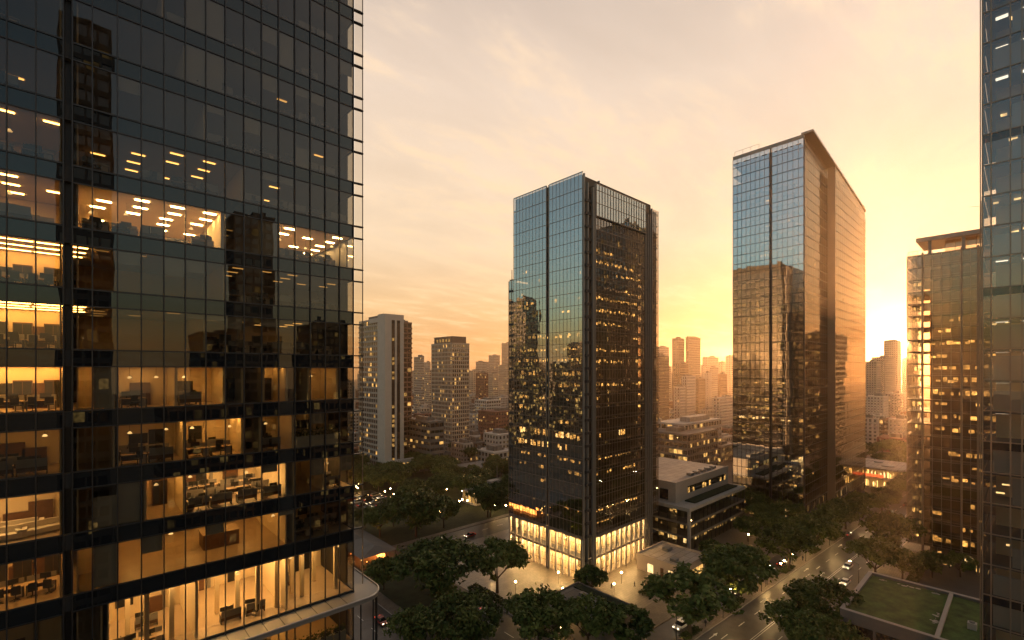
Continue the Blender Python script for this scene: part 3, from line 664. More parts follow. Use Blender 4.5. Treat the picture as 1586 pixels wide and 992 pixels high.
curtain(vt, 'x-', VX + 4, VY, 18.5, 9, [104.0, 108.3], M['gl_v'], M['gl_v'], M['mullw'], span=.1, mw=.1)
MB().box(VX, VY, 103.75, VX1, VY1, 103.98).build('roof', M['roof'], vt)
rr = MB().tube((VX + .3, 21, 105.4), (VX + .3, VY1 - .2, 105.4), .05, .05).tube((VX + .3, VY1 - .2, 105.4), (VX1, VY1 - .2, 105.4), .05, .05)
for q in range(6): rr.tube((VX + .3, 21.2 + q * 1.28, 104), (VX + .3, 21.2 + q * 1.28, 105.4), .05, .05)
rr.build('roof_railing', M['mullw'], vt)
cr = MB()
for y in (9.8, 9.0): cr.tube((VX + 2, y, 109.3), (VX + 2, y, 119), .08, .06, 5)
for q in range(6): cr.tube((VX + 2, 9.8, 110 + q * 1.5), (VX + 2, 9.0, 111 + q * 1.5), .05, .05, 4)
cr.tube((VX + 2, 9.4, 117), (VX + 2, 12.4, 117.6), .06, .05, 4); cr.build('roof_ladder', M['mullw'], vt)

# ---- tower cut off at the right edge
EX, EY = 91.6, 4.2
et = thing('office_tower', 'grey glass office tower filling the right edge, with large square windows', 'office tower', (EX, EY, 0))
ez = [4.2 * i + .6 for i in range(33)]
ys = [4.1, 3.27, 1.46, .41, -1.4, -2.4, -4.2, -5.2, -7]
P = FACES['x-'][0](EX); cool = glow('pale_panel_glow', (1, .86, .66), 2.2, sample=True)
for i in range(len(ez) - 1):
    win = MB(); 
    for a, b2 in zip(ys[1:], ys[:-1]):
        tilted(win, [P(a, 0, ez[i]), P(b2, 0, ez[i]), P(b2, 0, ez[i + 1] - 1.1 * (i % 5 == 2)), P(a, 0, ez[i + 1] - 1.1 * (i % 5 == 2))], .002, 0, (-1, 0, 0))
        if i % 5 == 2: tilted(win, [P(a, 0, ez[i + 1] - 1.1), P(b2, 0, ez[i + 1] - 1.1), P(b2, 0, ez[i + 1]), P(a, 0, ez[i + 1])], .001, 1, (-1, 0, 0))
    win = win.build('window', [M['gl_e'], M['gl_span']], et)
    fr = MB(); pbox(fr, P, ys[-1], ys[0], -.1, .05, ez[i] - .07, ez[i] + .07); fr.build('frame', M['mullw'], win)
    MB().box(EX + .3, -7, ez[i] - .35, EX + 12, EY - .3, ez[i] + .05).build('floor_slab', M['slab'], et)
    if R.random() < .75:
        b = MB()
        for q in range(R.choice((1, 2, 3))): y = R.uniform(-5, 3); d = R.uniform(1.2, 4); zz = ez[i] + (3.6 if ez[i] > 62 else R.uniform(1, 2.4)); b.box(EX + d, y, zz, EX + d + .9, y + R.uniform(.3, .9), zz + .06)
        b.build('ceiling_lamp', M['lit2'], et)
    if ez[i] > 50 and R.random() < .75:
        b = MB()
        for q in range(4): b.quad((EX + 1.5, -5.5 + q * 2.4, ez[i] + 3.75), (EX + 2.4, -5.5 + q * 2.4, ez[i] + 3.75), (EX + 2.4, -4.3 + q * 2.4, ez[i] + 3.75), (EX + 1.5, -4.3 + q * 2.4, ez[i] + 3.75))
        b.build('ceiling_panel', cool, et)
    if R.random() < .6: MB().box(EX + .5, -7, ez[i] + .06, EX + .54, R.choice((1.3, 3.1)), ez[i] + R.uniform(2.4, 3.8)).build('roller_blind', M['blind'], et)
for y in ys: MB().box(EX - .22, y - .07, 0, EX - .004, y + .07, ez[-1]).build('mullion', M['mullw'], et)
MB().box(EX + 6, -12, 0, EX + 8, 3, ez[-1]).build('core_wall', M['wallc'], et)
MB().box(EX + .1, EY - .25, 0, EX + 24, EY, ez[-1]).box(EX, -30, 0, EX + 24, -7.1, ez[-1]).build('side_wall', M['gl_d'], et)
MB().box(EX - .1, -30, ez[-1], EX + 24, EY + .1, ez[-1] + .8).build('roof', M['roof'], et)
pipe = MB().tube((EX + .1, EY + .12, 0), (EX + .1, EY + .12, ez[-1]), .06, .06); pipe.build('corner_rail', M['mullw'], et)
# ------------------------------------------------------------------ apartment and office blocks of the city beyond
OCC = []
def block(label, x0, x1, y0, y1, h, wall, fh=3.3, bay=3.2, band=.38, pier=.3, style='grid', lit=.12, parts=False, name='apartment_block', cat='building', group=None, depth=.35, plant=True, z0=0., glassm='gl_m', blank=(), roofm='roof'):
    """faces with windows set back between floor bands and piers"""
    t = None; OCC.append((x0, x1, y0, y1))
    wl = MB(); wins = []
    nf = max(1, int(round((h - z0) / fh))); fh = (h - z0) / nf
    ix0, ix1, iy0, iy1 = x0 + depth, x1 - depth, y0 + depth, y1 - depth
    sides = [('x-', ix0, iy0, iy1, y0, y1), ('y-', iy0, ix0, ix1, x0, x1), ('x+', ix1, iy0, iy1, y0, y1), ('y+', iy1, ix0, ix1, x0, x1)]
    for f in range(nf):
        zb = z0 + f * fh; w = MB()
        for s, c, a, b, _, _ in sides:
            n = max(1, int(round((b - a) / bay))); P = FACES[s][0](c); q = (b - a) / n
            for j in range(n):
                r = R.random(); mi = 0 if r > lit else (1 if r > lit * .45 else 2)
                w.quad(P(a + j * q, 0, zb), P(a + (j + 1) * q, 0, zb), P(a + (j + 1) * q, 0, zb + fh), P(a + j * q, 0, zb + fh), mi)
        wins.append(w)
        e = .25 if style == 'balcony' and f % 1 == 0 else 0
        wl.box(x0 - e, y0 - e, zb - fh * band * .5 + .001 * f, x1 + e, y1 + e, zb + fh * band * .5 + .001 * f)
    wl.box(x0 - .05, y0 - .05, h - .15, x1 + .05, y1 + .05, h + 1.0)
    if pier > 0:
        for s, c, a, b, aa, bb_ in sides:
            n = max(1, int(round((b - a) / bay))); q = (b - a) / n; c2 = c - depth if s in ('x-', 'y-') else c + depth
            P = FACES[s][0](c2)
            for j in range(n + 1):
                k = 2.2 if (style == 'vert' and j % 3 == 0) else 1
                u = a + j * q; pbox(wl, P, u - q * pier * .5 * k, u + q * pier * .5 * k, .012, depth + .02, z0, h - .2)
    for s, a0, a1 in blank:
        c2 = dict(zip(('x-', 'y-', 'x+', 'y+'), (x0, y0, x1, y1)))[s]; P = FACES[s][0](c2); pbox(wl, P, a0, a1, -.12, .6, z0, h + .6)
    pl = MB()
    cx, cy = (x0 + x1) / 2, (y0 + y1) / 2
    if plant:
        cx, cy = x0 + (x1 - x0) * R.uniform(.35, .65), y0 + (y1 - y0) * R.uniform(.35, .65); sx, sy = (x1 - x0) * R.uniform(.14, .26), (y1 - y0) * R.uniform(.14, .26)
        pl.box(cx - sx, cy - sy, h + .9, cx + sx, cy + sy, h + R.uniform(2.5, 4.5)); pl.box(cx + sx + .5, cy - sy, h + .9, cx + sx + 2.2, cy - sy + 1.8, h + 2.4)
    if R.random() < .3: pl.tube((cx, cy, h + 2.5), (cx, cy, h + R.uniform(6, 11)), .12, .08, 4)
    if R.random() < .5: pl.tube((x0 + 2.5, y1 - 2.5, h + .9), (x0 + 2.5, y1 - 2.5, h + 3.2), 1.1, 1.1, 8)
    pl.box(x0 + .1, y0 + .1, h + .3, x1 - .1, y1 - .1, h + .5)
    mats = [M[glassm], M['lit0'], M['lit1']]
    if parts:
        t = thing(name, label, cat, (x0, y0, z0), group)
        wl.build('wall', M[wall], t); pl.build('roof', M[roofm], t)
        for w in wins: w.build('window', mats, t)
        return t
    m = MB(); m.v += wl.v; m.f += wl.f; m.m += [0] * len(wl.f)
    n = len(m.v); m.v += pl.v; m.f += [tuple(i + n for i in f) for f in pl.f]; m.m += [1] * len(pl.f)
    for w in wins:
        n = len(m.v); m.v += w.v; m.f += [tuple(i + n for i in f) for f in w.f]; m.m += [2 + i for i in w.m]
    o = m.build(name, [M[wall], M[roofm]] + mats, base=(x0, y0, z0)); return tag(o, label, cat, group)
def bb(label, pl, pr, top, Yd, split, wall, **kw):
    """a block whose near corner stands Yd metres ahead, split of its width showing its left side"""
    c = pl + (pr - pl) * split; X = (c - 793) / F * Yd; x, y = .675 * Yd + .737 * X, .737 * Yd - .675 * X
    y1 = onX(pl, x) if split > .02 else y + 14; x1 = onY(pr, y) if split < .98 else x + 14
    if not (0 < x1 - x < 120): x1 = x + 20
    if not (0 < y1 - y < 120): y1 = y + 20
    h = EYE - (top - HZ) / F * Yd
    return block(label, x, x1, y, y1, h, wall, **kw)
# left gap
bb('white apartment tower with tall blank fin and balcony bands, beside the nearest office tower', 556, 624, 494, 293, .6, 'offw', parts=True, bay=2.6, band=.34, pier=.12, style='balcony', lit=.16, name='apartment_tower', cat='apartment tower')
c0 = gp(597, 735)
def at(px, Yd): X = (px - 793) / F * Yd; return .675 * Yd + .737 * X, .737 * Yd - .675 * X
x, y = at(596.8, 292); ft = thing('stair_tower', 'tall pale stair fin with slot windows fronting the white apartment tower', 'stair tower', (x, y, 0))
x1 = onY(625.5, y - 1.2); y1 = onX(585, x - .9)
MB().box(x - .9, y - 1.2, 0, x1, y + 1, 99.6).box(x - .95, y + 1.01, 0, x + 2, y1, 99.8).build('wall', M['white'], ft)
MB().box(x + 2.05, y + 1.2, 96.5, x1 + .5, y + 8, 99.7).box(x - .6, y1 + .02, 95, x + 3, y1 + 13, 97.9).build('crown', M['white'], ft)
for u, w in ((.32, .14), (.62, .14)):
    xa = x + (x1 - x) * u; m = MB()
    m.quad((xa - .25, y - 1.215, 7.5), (xa + (x1 - x) * w + .25, y - 1.215, 7.5), (xa + (x1 - x) * w + .25, y - 1.215, 96), (xa - .25, y - 1.215, 96), 0)
    for f in range(29): m.quad((xa, y - 1.23, 8 + f * 3), (xa + (x1 - x) * w, y - 1.23, 8 + f * 3), (xa + (x1 - x) * w, y - 1.23, 9.9 + f * 3), (xa, y - 1.23, 9.9 + f * 3), 1 if R.random() < (.45 if u < .5 else .1) else 2)
    m.build('window', [M['gl_d'], M['lit0'], M['gl_m']], ft)
pod = thing('podium_block', 'low white podium with square windows at the foot of the white apartment tower', 'podium', (x - 2, y - 4, 0))
xp = onY(650, y - 4)
MB().box(x - 2, y - 4, 0, xp, y - 1.3, 8.6).build('wall', M['white'], pod)
for j in range(8):
    q = (xp - x) / 8; MB().quad((x - 1.2 + j * q, y - 4.03, 4), (x - 1.2 + j * q + q * .55, y - 4.03, 4), (x - 1.2 + j * q + q * .55, y - 4.03, 6.6), (x - 1.2 + j * q, y - 4.03, 6.6)).build('window', M['lit1'] if j in (4, 5) else M['gl_d'], pod)
bb('dark brown balcony tower set back behind the white apartment tower', 612, 638, 501, 318, .45, 'brown', parts=True, bay=2.6, band=.30, pier=.16, style='balcony', lit=.10, name='apartment_tower', cat='apartment tower')
bb('brown gridded apartment tower with a narrower crown, standing alone', 668, 727, 533, 372, .54, 'beige', parts=True, bay=2.1, band=.32, pier=.30, lit=.14, name='apartment_tower', cat='apartment tower', plant=False)
x, y = at(700, 378); cr_ = thing('penthouse', 'narrower crown storey with small openings on top of the brown gridded tower', 'penthouse', (x, y, 85.4))
xe, ye = onY(722, y), onX(672.5, x)
MB().box(x, y, 86.6, xe, ye, 92).build('wall', M['brown'], cr_)
m = MB()
for j in range(5): q = (ye - y) / 6; m.quad((x - .03, y + q * (j + .6), 87.5), (x - .03, y + q * (j + 1.2), 87.5), (x - .03, y + q * (j + 1.2), 90), (x - .03, y + q * (j + .6), 90))
m.build('window', M['lit0'], cr_)
bb('stepped brown office block with long slanting balcony bands', 630, 688, 656, 302, .62, 'dconc', parts=True, fh=3.8, bay=3.4, band=.5, pier=.07, style='balcony', lit=.1, name='office_block', cat='office block')
bb('pale stone block of five storeys in front of the brown gridded tower', 699, 733, 690, 330, .55, 'offw', parts=True, bay=2.8, band=.5, pier=.5, lit=.12)
bb('brown low block behind the pale stone one', 727, 752, 688, 352, .5, 'dconc', parts=True, bay=3, band=.45, pier=.3, lit=.12)
bb('long low grey pavilion with a flat roof among the trees', 688, 786, 737, 268, .42, 'dconc', parts=True, fh=5.5, bay=4, band=.3, pier=.12, lit=.35, plant=False, name='pavilion', cat='pavilion')
bb('low flat roofed terrace building beside the mirror tower', 716, 800, 766, 224, .25, 'conc', parts=True, fh=5, bay=4, band=.34, pier=.1, lit=.5, plant=True, name='pavilion', cat='pavilion', roofm='proof')
bb('white stepped villa block left of the mirror tower', 749, 795, 676, 345, .5, 'white', parts=True, bay=3.2, band=.5, pier=.45, lit=.08)
bb('lower white wing below the stepped villa block', 735, 798, 704, 322, .5, 'white', parts=True, bay=3.4, band=.45, pier=.3, lit=.3)
bb('red brick block with scattered lit windows', 741, 800, 640, 420, .45, 'brick', parts=True, bay=3, band=.55, pier=.5, lit=.16)
bb('white low block with ribbon windows above the brick block', 735, 776, 622, 520, .45, 'white', bay=3.4, band=.5, pier=.25, lit=.1)
bb('slim hazy tower with a roof spike', 641, 657, 554, 620, .7, 'offw', bay=2.4, band=.4, pier=.2, lit=.08, name='apartment_tower')
bb('hazy slab just right of the slim spiked tower', 656, 668, 574, 760, .6, 'beige', bay=3, band=.4, lit=.1, name='apartment_tower')
bb('hazy round topped tower behind the slab', 657, 667, 562, 1050, .6, 'conc', bay=3, band=.4, lit=.05, name='apartment_tower')
bb('brown red tower left of the mirror tower', 737, 756, 579, 640, .7, 'brick', bay=2.8, band=.5, pier=.4, lit=.12, name='apartment_tower')
bb('hazy stepped tower above the brown red one', 737, 754, 561, 1150, .5, 'conc', fh=4, bay=4, band=.4, lit=.03, name='apartment_tower')
bb('hazy pale tower, third from the mirror tower', 757, 774, 551, 1200, .5, 'conc', fh=4, bay=4, band=.4, lit=.03, name='apartment_tower')
bb('pale hazy tower rising highest next to the mirror tower', 777, 797, 532, 1250, .5, 'offw', fh=4, bay=4, band=.4, lit=.03, name='apartment_tower')
bb('amber lit slab between the brown red tower and the mirror tower', 756, 772, 580, 820, .5, 'beige', bay=3, band=.4, lit=.12, name='apartment_tower')
bb('ribbed hazy tower tucked against the mirror tower', 772, 797, 566, 900, .5, 'beige', bay=3, band=.4, lit=.1, name='apartment_tower')
# middle gap
bb('dark slim tower touching the right edge of the mirror tower', 1012, 1036, 553, 520, .35, 'brown', bay=2.6, band=.4, pier=.4, lit=.1, name='apartment_tower')
bb('pale tower behind the dark slim one', 1016, 1036, 538, 900, .3, 'conc', fh=4, bay=3.5, band=.4, lit=.04, name='apartment_tower')
x, y = at(1062, 800)
bb('twin office slab with a bright glass slot down its middle', 1041, 1060, 525, 800, .5, 'dconc', fh=4, bay=3, band=.3, pier=.3, lit=.06, name='office_tower', cat='office tower')
bb('right half of the twin office slab, grey and gridded', 1062, 1085, 523, 812, .2, 'dconc', fh=4, bay=3, band=.3, pier=.3, lit=.06, name='office_tower', cat='office tower')
bb('brown slab in front of the twin office slab', 1042, 1066, 564, 640, .45, 'brown', bay=3, band=.4, pier=.3, lit=.08, name='apartment_tower')
bb('white stepped apartment block, lower wing', 1044, 1062, 601, 540, .5, 'white', bay=2.6, band=.5, pier=.45, lit=.05)
bb('white stepped apartment block, tall wing', 1056, 1077, 584, 548, .35, 'white', bay=2.6, band=.5, pier=.45, lit=.05)
bb('brown block right of the white stepped block', 1076, 1092, 588, 600, .35, 'brown', bay=3, band=.45, pier=.4, lit=.12)
bb('hazy tower with a crane on the roof', 1088, 1113, 554, 1050, .3, 'conc', fh=4, bay=3.4, band=.4, lit=.03, name='apartment_tower')
bb('white slab with a dark window strip', 1090, 1102, 579, 680, .6, 'white', bay=3.4, band=.4, pier=.6, lit=.06)
bb('white balcony slab next to the strip', 1099, 1113, 570, 720, .25, 'offw', bay=2.8, band=.55, pier=.1, lit=.06)
bb('dark brown tower in the gap by the slab tower', 1112, 1126, 581, 640, .25, 'brick', bay=3, band=.5, pier=.5, lit=.05, name='apartment_tower')
bb('pale narrow tower behind the brown one', 1113, 1123, 561, 1300, .4, 'conc', fh=4, bay=4, band=.4, lit=0, name='apartment_tower')
bb('tall pale tower half hidden by the slab tower', 1124, 1142, 552, 1000, .4, 'offw', fh=4, bay=4, band=.4, lit=.03, name='apartment_tower')
bb('cream block with arched looking openings by the slab tower', 1104, 1140, 618, 520, .3, 'white', bay=3.2, band=.42, pier=.42, lit=.04)
bb('small tan block below the white stepped one', 1085, 1106, 637, 470, .4, 'beige', bay=3.2, band=.5, pier=.5, lit=.1)
bb('terraced grey office building, its upper storey', 1014, 1118, 660, 305, .45, 'conc', parts=True, fh=4.2, bay=4.2, band=.55, pier=.2, lit=.1, name='office_block', cat='office block', roofm='proof')
bb('terraced grey office, its wide lower storeys', 1008, 1112, 676, 288, .55, 'dconc', parts=True, fh=4.2, bay=3, band=.34, pier=.1, style='balcony', lit=.22, name='office_block', cat='office block')
bb('lit shop block behind the low grey office', 1104, 1138, 694, 330, .4, 'offw', parts=True, fh=4, bay=2.6, band=.35, pier=.3, lit=.6, name='shop_block', cat='shop')
# right gap
bb('hazy gold tower left of the sun', 1369, 1396, 528, 900, .8, 'conc', fh=4, bay=3, band=.35, pier=.3, lit=0, name='office_tower')
bb('low hazy tower right under the sun', 1397, 1412, 557, 950, .7, 'conc', fh=4, bay=3, band=.35, pier=.3, lit=0, name='office_tower')
bb('hazy slab beside the slab tower', 1338, 1364, 561, 700, .75, 'offw', bay=3, band=.4, pier=.3, lit=.02, name='apartment_tower')
bb('hazy slab with a raised roof in front of the gold tower', 1350, 1388, 554, 760, .55, 'offw', bay=3, band=.4, pier=.3, lit=.02, name='apartment_tower')
bb('low pale houses under the hazy slabs', 1338, 1376, 616, 560, .8, 'white', bay=3, band=.45, pier=.4, lit=.04)
bb('low pale roofs in front of the sun tower', 1370, 1408, 611, 590, .8, 'offw', bay=3, band=.45, pier=.4, lit=.04)
bb('white apartment house left of the brown one', 1336, 1361, 650, 405, .95, 'white', parts=True, bay=3, band=.42, pier=.42, lit=.03)
bb('brown apartment house between two white ones', 1360, 1378, 652, 412, .95, 'brown', parts=True, bay=3, band=.42, pier=.3, lit=.05)
bb('white apartment house right of the brown one', 1376, 1406, 652, 396, .9, 'white', parts=True, bay=3, band=.42, pier=.45, lit=.03)

# filler city: low houses and far towers
low = [('low pale house among the roofs beyond the towers', 'white'), ('low tan house among the roofs beyond the towers', 'beige'), ('low grey house among the roofs beyond the towers', 'conc'), ('low brick house among the roofs beyond the towers', 'brick')]
used = []
for i in range(620):
    Yd = 330 + 800 * R.random() ** 1.5; px = R.uniform(540, 1420)
    x, y = at(px, Yd); w, d_ = R.uniform(10, 24), R.uniform(10, 22); h = R.choice((7, 10, 13, 16, 20)) 
    if x < 135 and y < 330 or (y < 75 and x < 480) or (10 < y < 50): continue
    if any(x - w / 2 < b + 3 and x + w / 2 > a - 3 and y - d_ / 2 < e + 3 and y + d_ / 2 > c - 3 for a, b, c, e in OCC): continue
    l, m = R.choice(low)
    block(l, x - w / 2, x + w / 2, y - d_ / 2, y + d_ / 2, h, m, bay=3.2, band=.45, pier=.4, lit=.10, name='house', cat='house', group=l.replace('house', 'houses'), roofm=R.choice(('roof', 'proof')))
for i in range(70):
    Yd = R.uniform(1000, 1900); px = R.uniform(540, 1420); x, y = at(px, Yd); w = R.uniform(18, 32)
    block('faint tower on the hazy skyline', x, x + w, y, y + w, 65 - (R.uniform(560, 590) - HZ) / F * Yd * .9, R.choice(('conc', 'offw', 'beige')), fh=4.5, bay=5, band=.4, pier=.3, lit=.0, name='skyline_tower', cat='skyline tower', group='faint towers on the hazy skyline')
RB = random.Random(21); R_keep = R.getstate()
for i in range(160):
    Yd = 300 + 700 * RB.random(); px = RB.uniform(330, 548); x, y = at(px, Yd); w, d_ = RB.uniform(12, 24), RB.uniform(12, 22); h = RB.choice((8, 10, 13, 16, 20, 34, 50)) if Yd > 340 else RB.choice((8, 12, 16))
    if x < 20 or any(x - w / 2 < b + 3 and x + w / 2 > a - 3 and y - d_ / 2 < e + 3 and y + d_ / 2 > c - 3 for a, b, c, e in OCC): continue
    block('city block behind the nearest office tower', x - w / 2, x + w / 2, y - d_ / 2, y + d_ / 2, h, RB.choice(('white', 'beige', 'conc', 'brown')), bay=3.4, band=.45, pier=.4, lit=.1, name='house', cat='house', group='city blocks behind the nearest office tower')
R.setstate(R_keep)
# towers out of frame whose mirror images the glass fronts show
for label, x, y, w, d_, h, wall, lit in (('dark gridded tower mirrored in the right face of the middle tower', 292, -50, 46, 34, 172, 'dconc', .16), ('dark tower mirrored low in the left face of the middle tower', -66, 285, 18, 22, 124, 'dconc', .3),
        ('slim round shouldered tower mirrored in the middle of the nearest office tower', 46, -142, 15, 14, 128, 'dconc', .05), ('tall tower mirrored at the left of the nearest office tower', -4, -82, 10, 14, 150, 'dconc', .06),
        ('lit block mirrored low in the nearest office tower', 42, -210, 36, 30, 82, 'dconc', .25), ('wide block mirrored low in the nearest office tower', 92, -200, 30, 30, 90, 'dconc', .12), ('dim block mirrored at the right end of the nearest office tower', 128, -170, 22, 24, 105, 'dconc', .08),
        ('low block mirrored at the foot of the nearest office tower', 20, -120, 26, 20, 52, 'brown', .12), ('brown block mirrored at the foot of the nearest office tower', 70, -130, 30, 22, 56, 'brown', .12), ('tower mirrored in the left face of the slab tower', -40, 150, 20, 24, 110, 'dconc', .25), ('wide tower mirrored low in the slab tower', -160, 260, 50, 30, 90, 'dconc', .2), ('dim block mirrored low in the right face of the slab tower', 412, 2, 46, 17, 92, 'dconc', .15), ('wide dim block mirrored low in the right face of the slab tower', 480, -30, 60, 26, 70, 'dconc', .15), ('stone block mirrored low in the middle tower', -190, 330, 60, 40, 70, 'dconc', .2)):
    block(label, x, x + w, y, y + d_, h, wall, fh=4, bay=2.6, band=.35, pier=.2, lit=lit, name='office_tower', cat='office tower')

# ------------------------------------------------------------------ low buildings along the avenue
lo = thing('office_block', 'low grey stone office with a set back top storey behind the middle tower', 'office block', (160, 81, 0))
MB().box(160, 81, 14.2, 209, 121, 15.4).box(160, 81, 0, 160.9, 81.9, 14.1).build('cornice', M['conc'], lo)
for i, (za, zb) in enumerate(((.3, 4.4), (5.2, 9.2), (10, 14.1))):
    MB().box(160.1, 81.1, zb, 208.9, 120.9, zb + .75).build('floor_band', M['dconc'], lo) if zb < 14 else None
    for face, c, a0, a1, n in (('x-', 160.3, 82, 120.5, 10), ('y-', 81.3, 161, 208.5, 14)):
        P = FACES[face][0](c); w = (a1 - a0) / n; b = MB(); fr = MB()
        for j in range(n): tilted(b, [P(a0 + j * w, 0, za), P(a0 + (j + 1) * w, 0, za), P(a0 + (j + 1) * w, 0, zb), P(a0 + j * w, 0, zb)], .002, 0, FACES[face][1])
        for j in range(n + 1): pbox(fr, P, a0 + j * w - .09, a0 + j * w + .09, -.15, .05, za, zb)
        wn = b.build('window', M['gl_e'], lo); fr.build('frame', M['mull'], wn)
    lit_floor(lo, [('x-', 160.3, 82, 120, 1.8), ('y-', 81.3, 161, 208, 1.8)], za, zb, .55 if i == 0 else .3, [M['lit1'], M['lit0'], M['lit2']] if i == 0 else [M['lit1'], M['lit0']], run=.6, hmin=.2, hmax=.7 if i == 0 else .45)
MB().box(166, 86, .1, 205, 118, 14.1).build('core_wall', M['core'], lo)
up = MB().box(163, 88, 15.41, 208.8, 120.8, 22.2).box(163, 88, 22.21, 208.8, 88.5, 23).box(163, 88.51, 22.21, 163.5, 120.8, 23); up.build('upper_storey', M['offw'], lo)
MB().box(163.6, 88.6, 22.22, 208.7, 120.7, 22.5).build('roof', M['proof'], lo)
b = MB().quad((172, 87.97, 17.6), (206, 87.97, 17.6), (206, 87.97, 20.2), (172, 87.97, 20.2)); b.build('window', M['gl_m'], lo)
b = MB()
for j in range(17): b.quad((172.2 + 2 * j, 87.94, 17.7), (173.6 + 2 * j, 87.94, 17.7), (173.6 + 2 * j, 87.94, 19 + R.random()), (172.2 + 2 * j, 87.94, 19 + R.random())) if R.random() < .6 else None
b.build('room_glow', M['lit1'], lo)
MB().quad((162.97, 91, 16), (162.97, 94.5, 16), (162.97, 94.5, 20), (162.97, 91, 20)).build('window', M['gl_d'], lo)
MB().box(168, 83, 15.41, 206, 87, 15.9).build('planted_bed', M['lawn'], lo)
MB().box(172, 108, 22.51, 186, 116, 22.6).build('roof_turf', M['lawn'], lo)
m = MB()
for q in range(5): m.box(180 + q * 5, 90.5, 22.51, 182.4 + q * 5, 92.5, 23.6)
m.build('roof_unit', M['greym'], lo)

pv = thing('pavilion', 'small pale square pavilion with a flat parapet roof at the foot of the middle tower', 'pavilion', (134, 70, 0))
MB().box(134, 70, 0, 150, 86, 4.6).box(134, 70, 4.61, 150, 70.35, 5.3).box(134, 70.36, 4.61, 134.35, 86, 5.3).box(134.36, 85.65, 4.61, 150, 86, 5.3).box(149.65, 70.36, 4.61, 150, 85.64, 5.3).build('wall', M['offw'], pv)
MB().box(134.4, 70.4, 4.62, 149.6, 85.6, 4.75).build('roof', M['proof'], pv)
for q, w in ((73.2, 1.6), (76.4, 1.1), (80, 2)): MB().quad((133.97, q, .3), (133.97, q + w, .3), (133.97, q + w, 3), (133.97, q, 3)).build('door' if w < 1.5 else 'window', M['lit2'] if w > 1.2 else M['wood'], pv)
MB().quad((137, 69.97, .4), (147, 69.97, .4), (147, 69.97, 3), (137, 69.97, 3)).build('window', M['lit1'], pv)
m = MB().box(137, 74, 4.76, 139, 76, 5.6).box(143, 80, 4.76, 146, 82, 5.8); m.build('roof_unit', M['greym'], pv)

fl = thing('flat_roof_building', 'low dark flat roofed building with a planted roof edge in the corner by the crossing', 'low building', (88, 66, 0))
MB().box(88, 66.6, 0, 104, 86, 4.4).box(103.6, 66.6, 4.41, 104, 86, 5).box(88, 66.6, 4.41, 103.59, 67, 5).box(88, 85.6, 4.41, 103.59, 86, 5).build('wall', M['dconc'], fl)
MB().box(88.1, 67.05, 4.42, 103.5, 85.5, 4.6).build('roof', M['roof'], fl)
m = MB().box(94, 72, 4.61, 97, 75, 5.7).box(98.5, 79, 4.61, 100, 81, 5.3).box(90, 80, 4.61, 92.5, 82, 5.5); m.build('roof_unit', M['greym'], fl)
m = MB().quad((104.03, 69, .4), (104.03, 84, .4), (104.03, 84, 3), (104.03, 69, 3)); m.build('window', M['lit1'], fl)
m = MB().box(101, 67.1, 4.61, 103.4, 85, 4.9); m.build('planted_bed', M['lawn'], fl)

gr = thing('green_roof_building', 'low concrete building with a green turf roof split by a white parapet, at lower right', 'low building', (124.5, 28, 0))
GZ = 12.
gw = MB().box(124.5, -12, 0, 153, 28, GZ - .9)
for a in ((124.5, -12, 125.3, 28), (152.2, -12, 153, 28), (125.31, 27.2, 152.19, 28)): gw.box(a[0], a[1], GZ - .89, a[2], a[3], GZ)
gw.build('wall', M['dconc'], gr)
cpg = MB().box(124.45, -12, GZ + .001, 125.35, 28.05, GZ + .12).box(152.15, -12, GZ + .001, 153.05, 28.05, GZ + .12).box(125.36, 27.15, GZ + .001, 152.14, 28.05, GZ + .12); cpg.build('coping', M['offw'], gr)
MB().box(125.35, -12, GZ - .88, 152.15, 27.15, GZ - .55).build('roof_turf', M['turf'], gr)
MB().box(125.36, 11.7, GZ - .54, 152.14, 12.4, GZ + .05).build('parapet', M['offw'], gr)
dm = MB()
for i in range(46):
    if i < 18: cx, cy, s = 151.3 - abs(R.gauss(0, .5)), R.uniform(14, 26), R.uniform(.1, .4)
    elif i < 32: cx, cy, s = R.uniform(133, 139) + R.gauss(0, .4), 13 + abs(R.gauss(0, .35)), R.uniform(.08, .3)
    else: cx, cy, s = 126.2 + abs(R.gauss(0, .4)), R.uniform(2, 10), R.uniform(.1, .35)
    pts = [(cx + s * R.uniform(.4, 1.4) * math.cos(a), cy + 1.5 * s * R.uniform(.4, 1.4) * math.sin(a)) for a in [k * 6.28 / 7 for k in range(7)]]
    dm.prism(pts, GZ - .55, GZ - .5)
dm.build('gravel_patch', M['white'], gr)
for j in range(7):
    y0 = 27 - j * 5.4; MB().quad((124.46, y0 - 4.9, .5), (124.46, y0, .5), (124.46, y0, GZ - 2.6), (124.46, y0 - 4.9, GZ - 2.6)).build('window', M['gl_d'], gr)
for j in range(6): MB().quad((126 + j * 4.4, 28.03, .5), (129.8 + j * 4.4, 28.03, .5), (129.8 + j * 4.4, 28.03, GZ - 2.6), (126 + j * 4.4, 28.03, GZ - 2.6)).build('window', M['gl_d'], gr)
t = thing('roof_fan', 'white boxed roof fan at the edge of the green turf roof', 'roof fan', (136, 7.6, GZ - .54))
MB().box(135.3, 6.9, GZ - .54, 136.7, 8.3, GZ + .7).build('casing', M['white'], t); MB().tube((136, 7.6, GZ + .71), (136, 7.6, GZ + .95), .45, .45, 10).build('cowl', M['greym'], t)

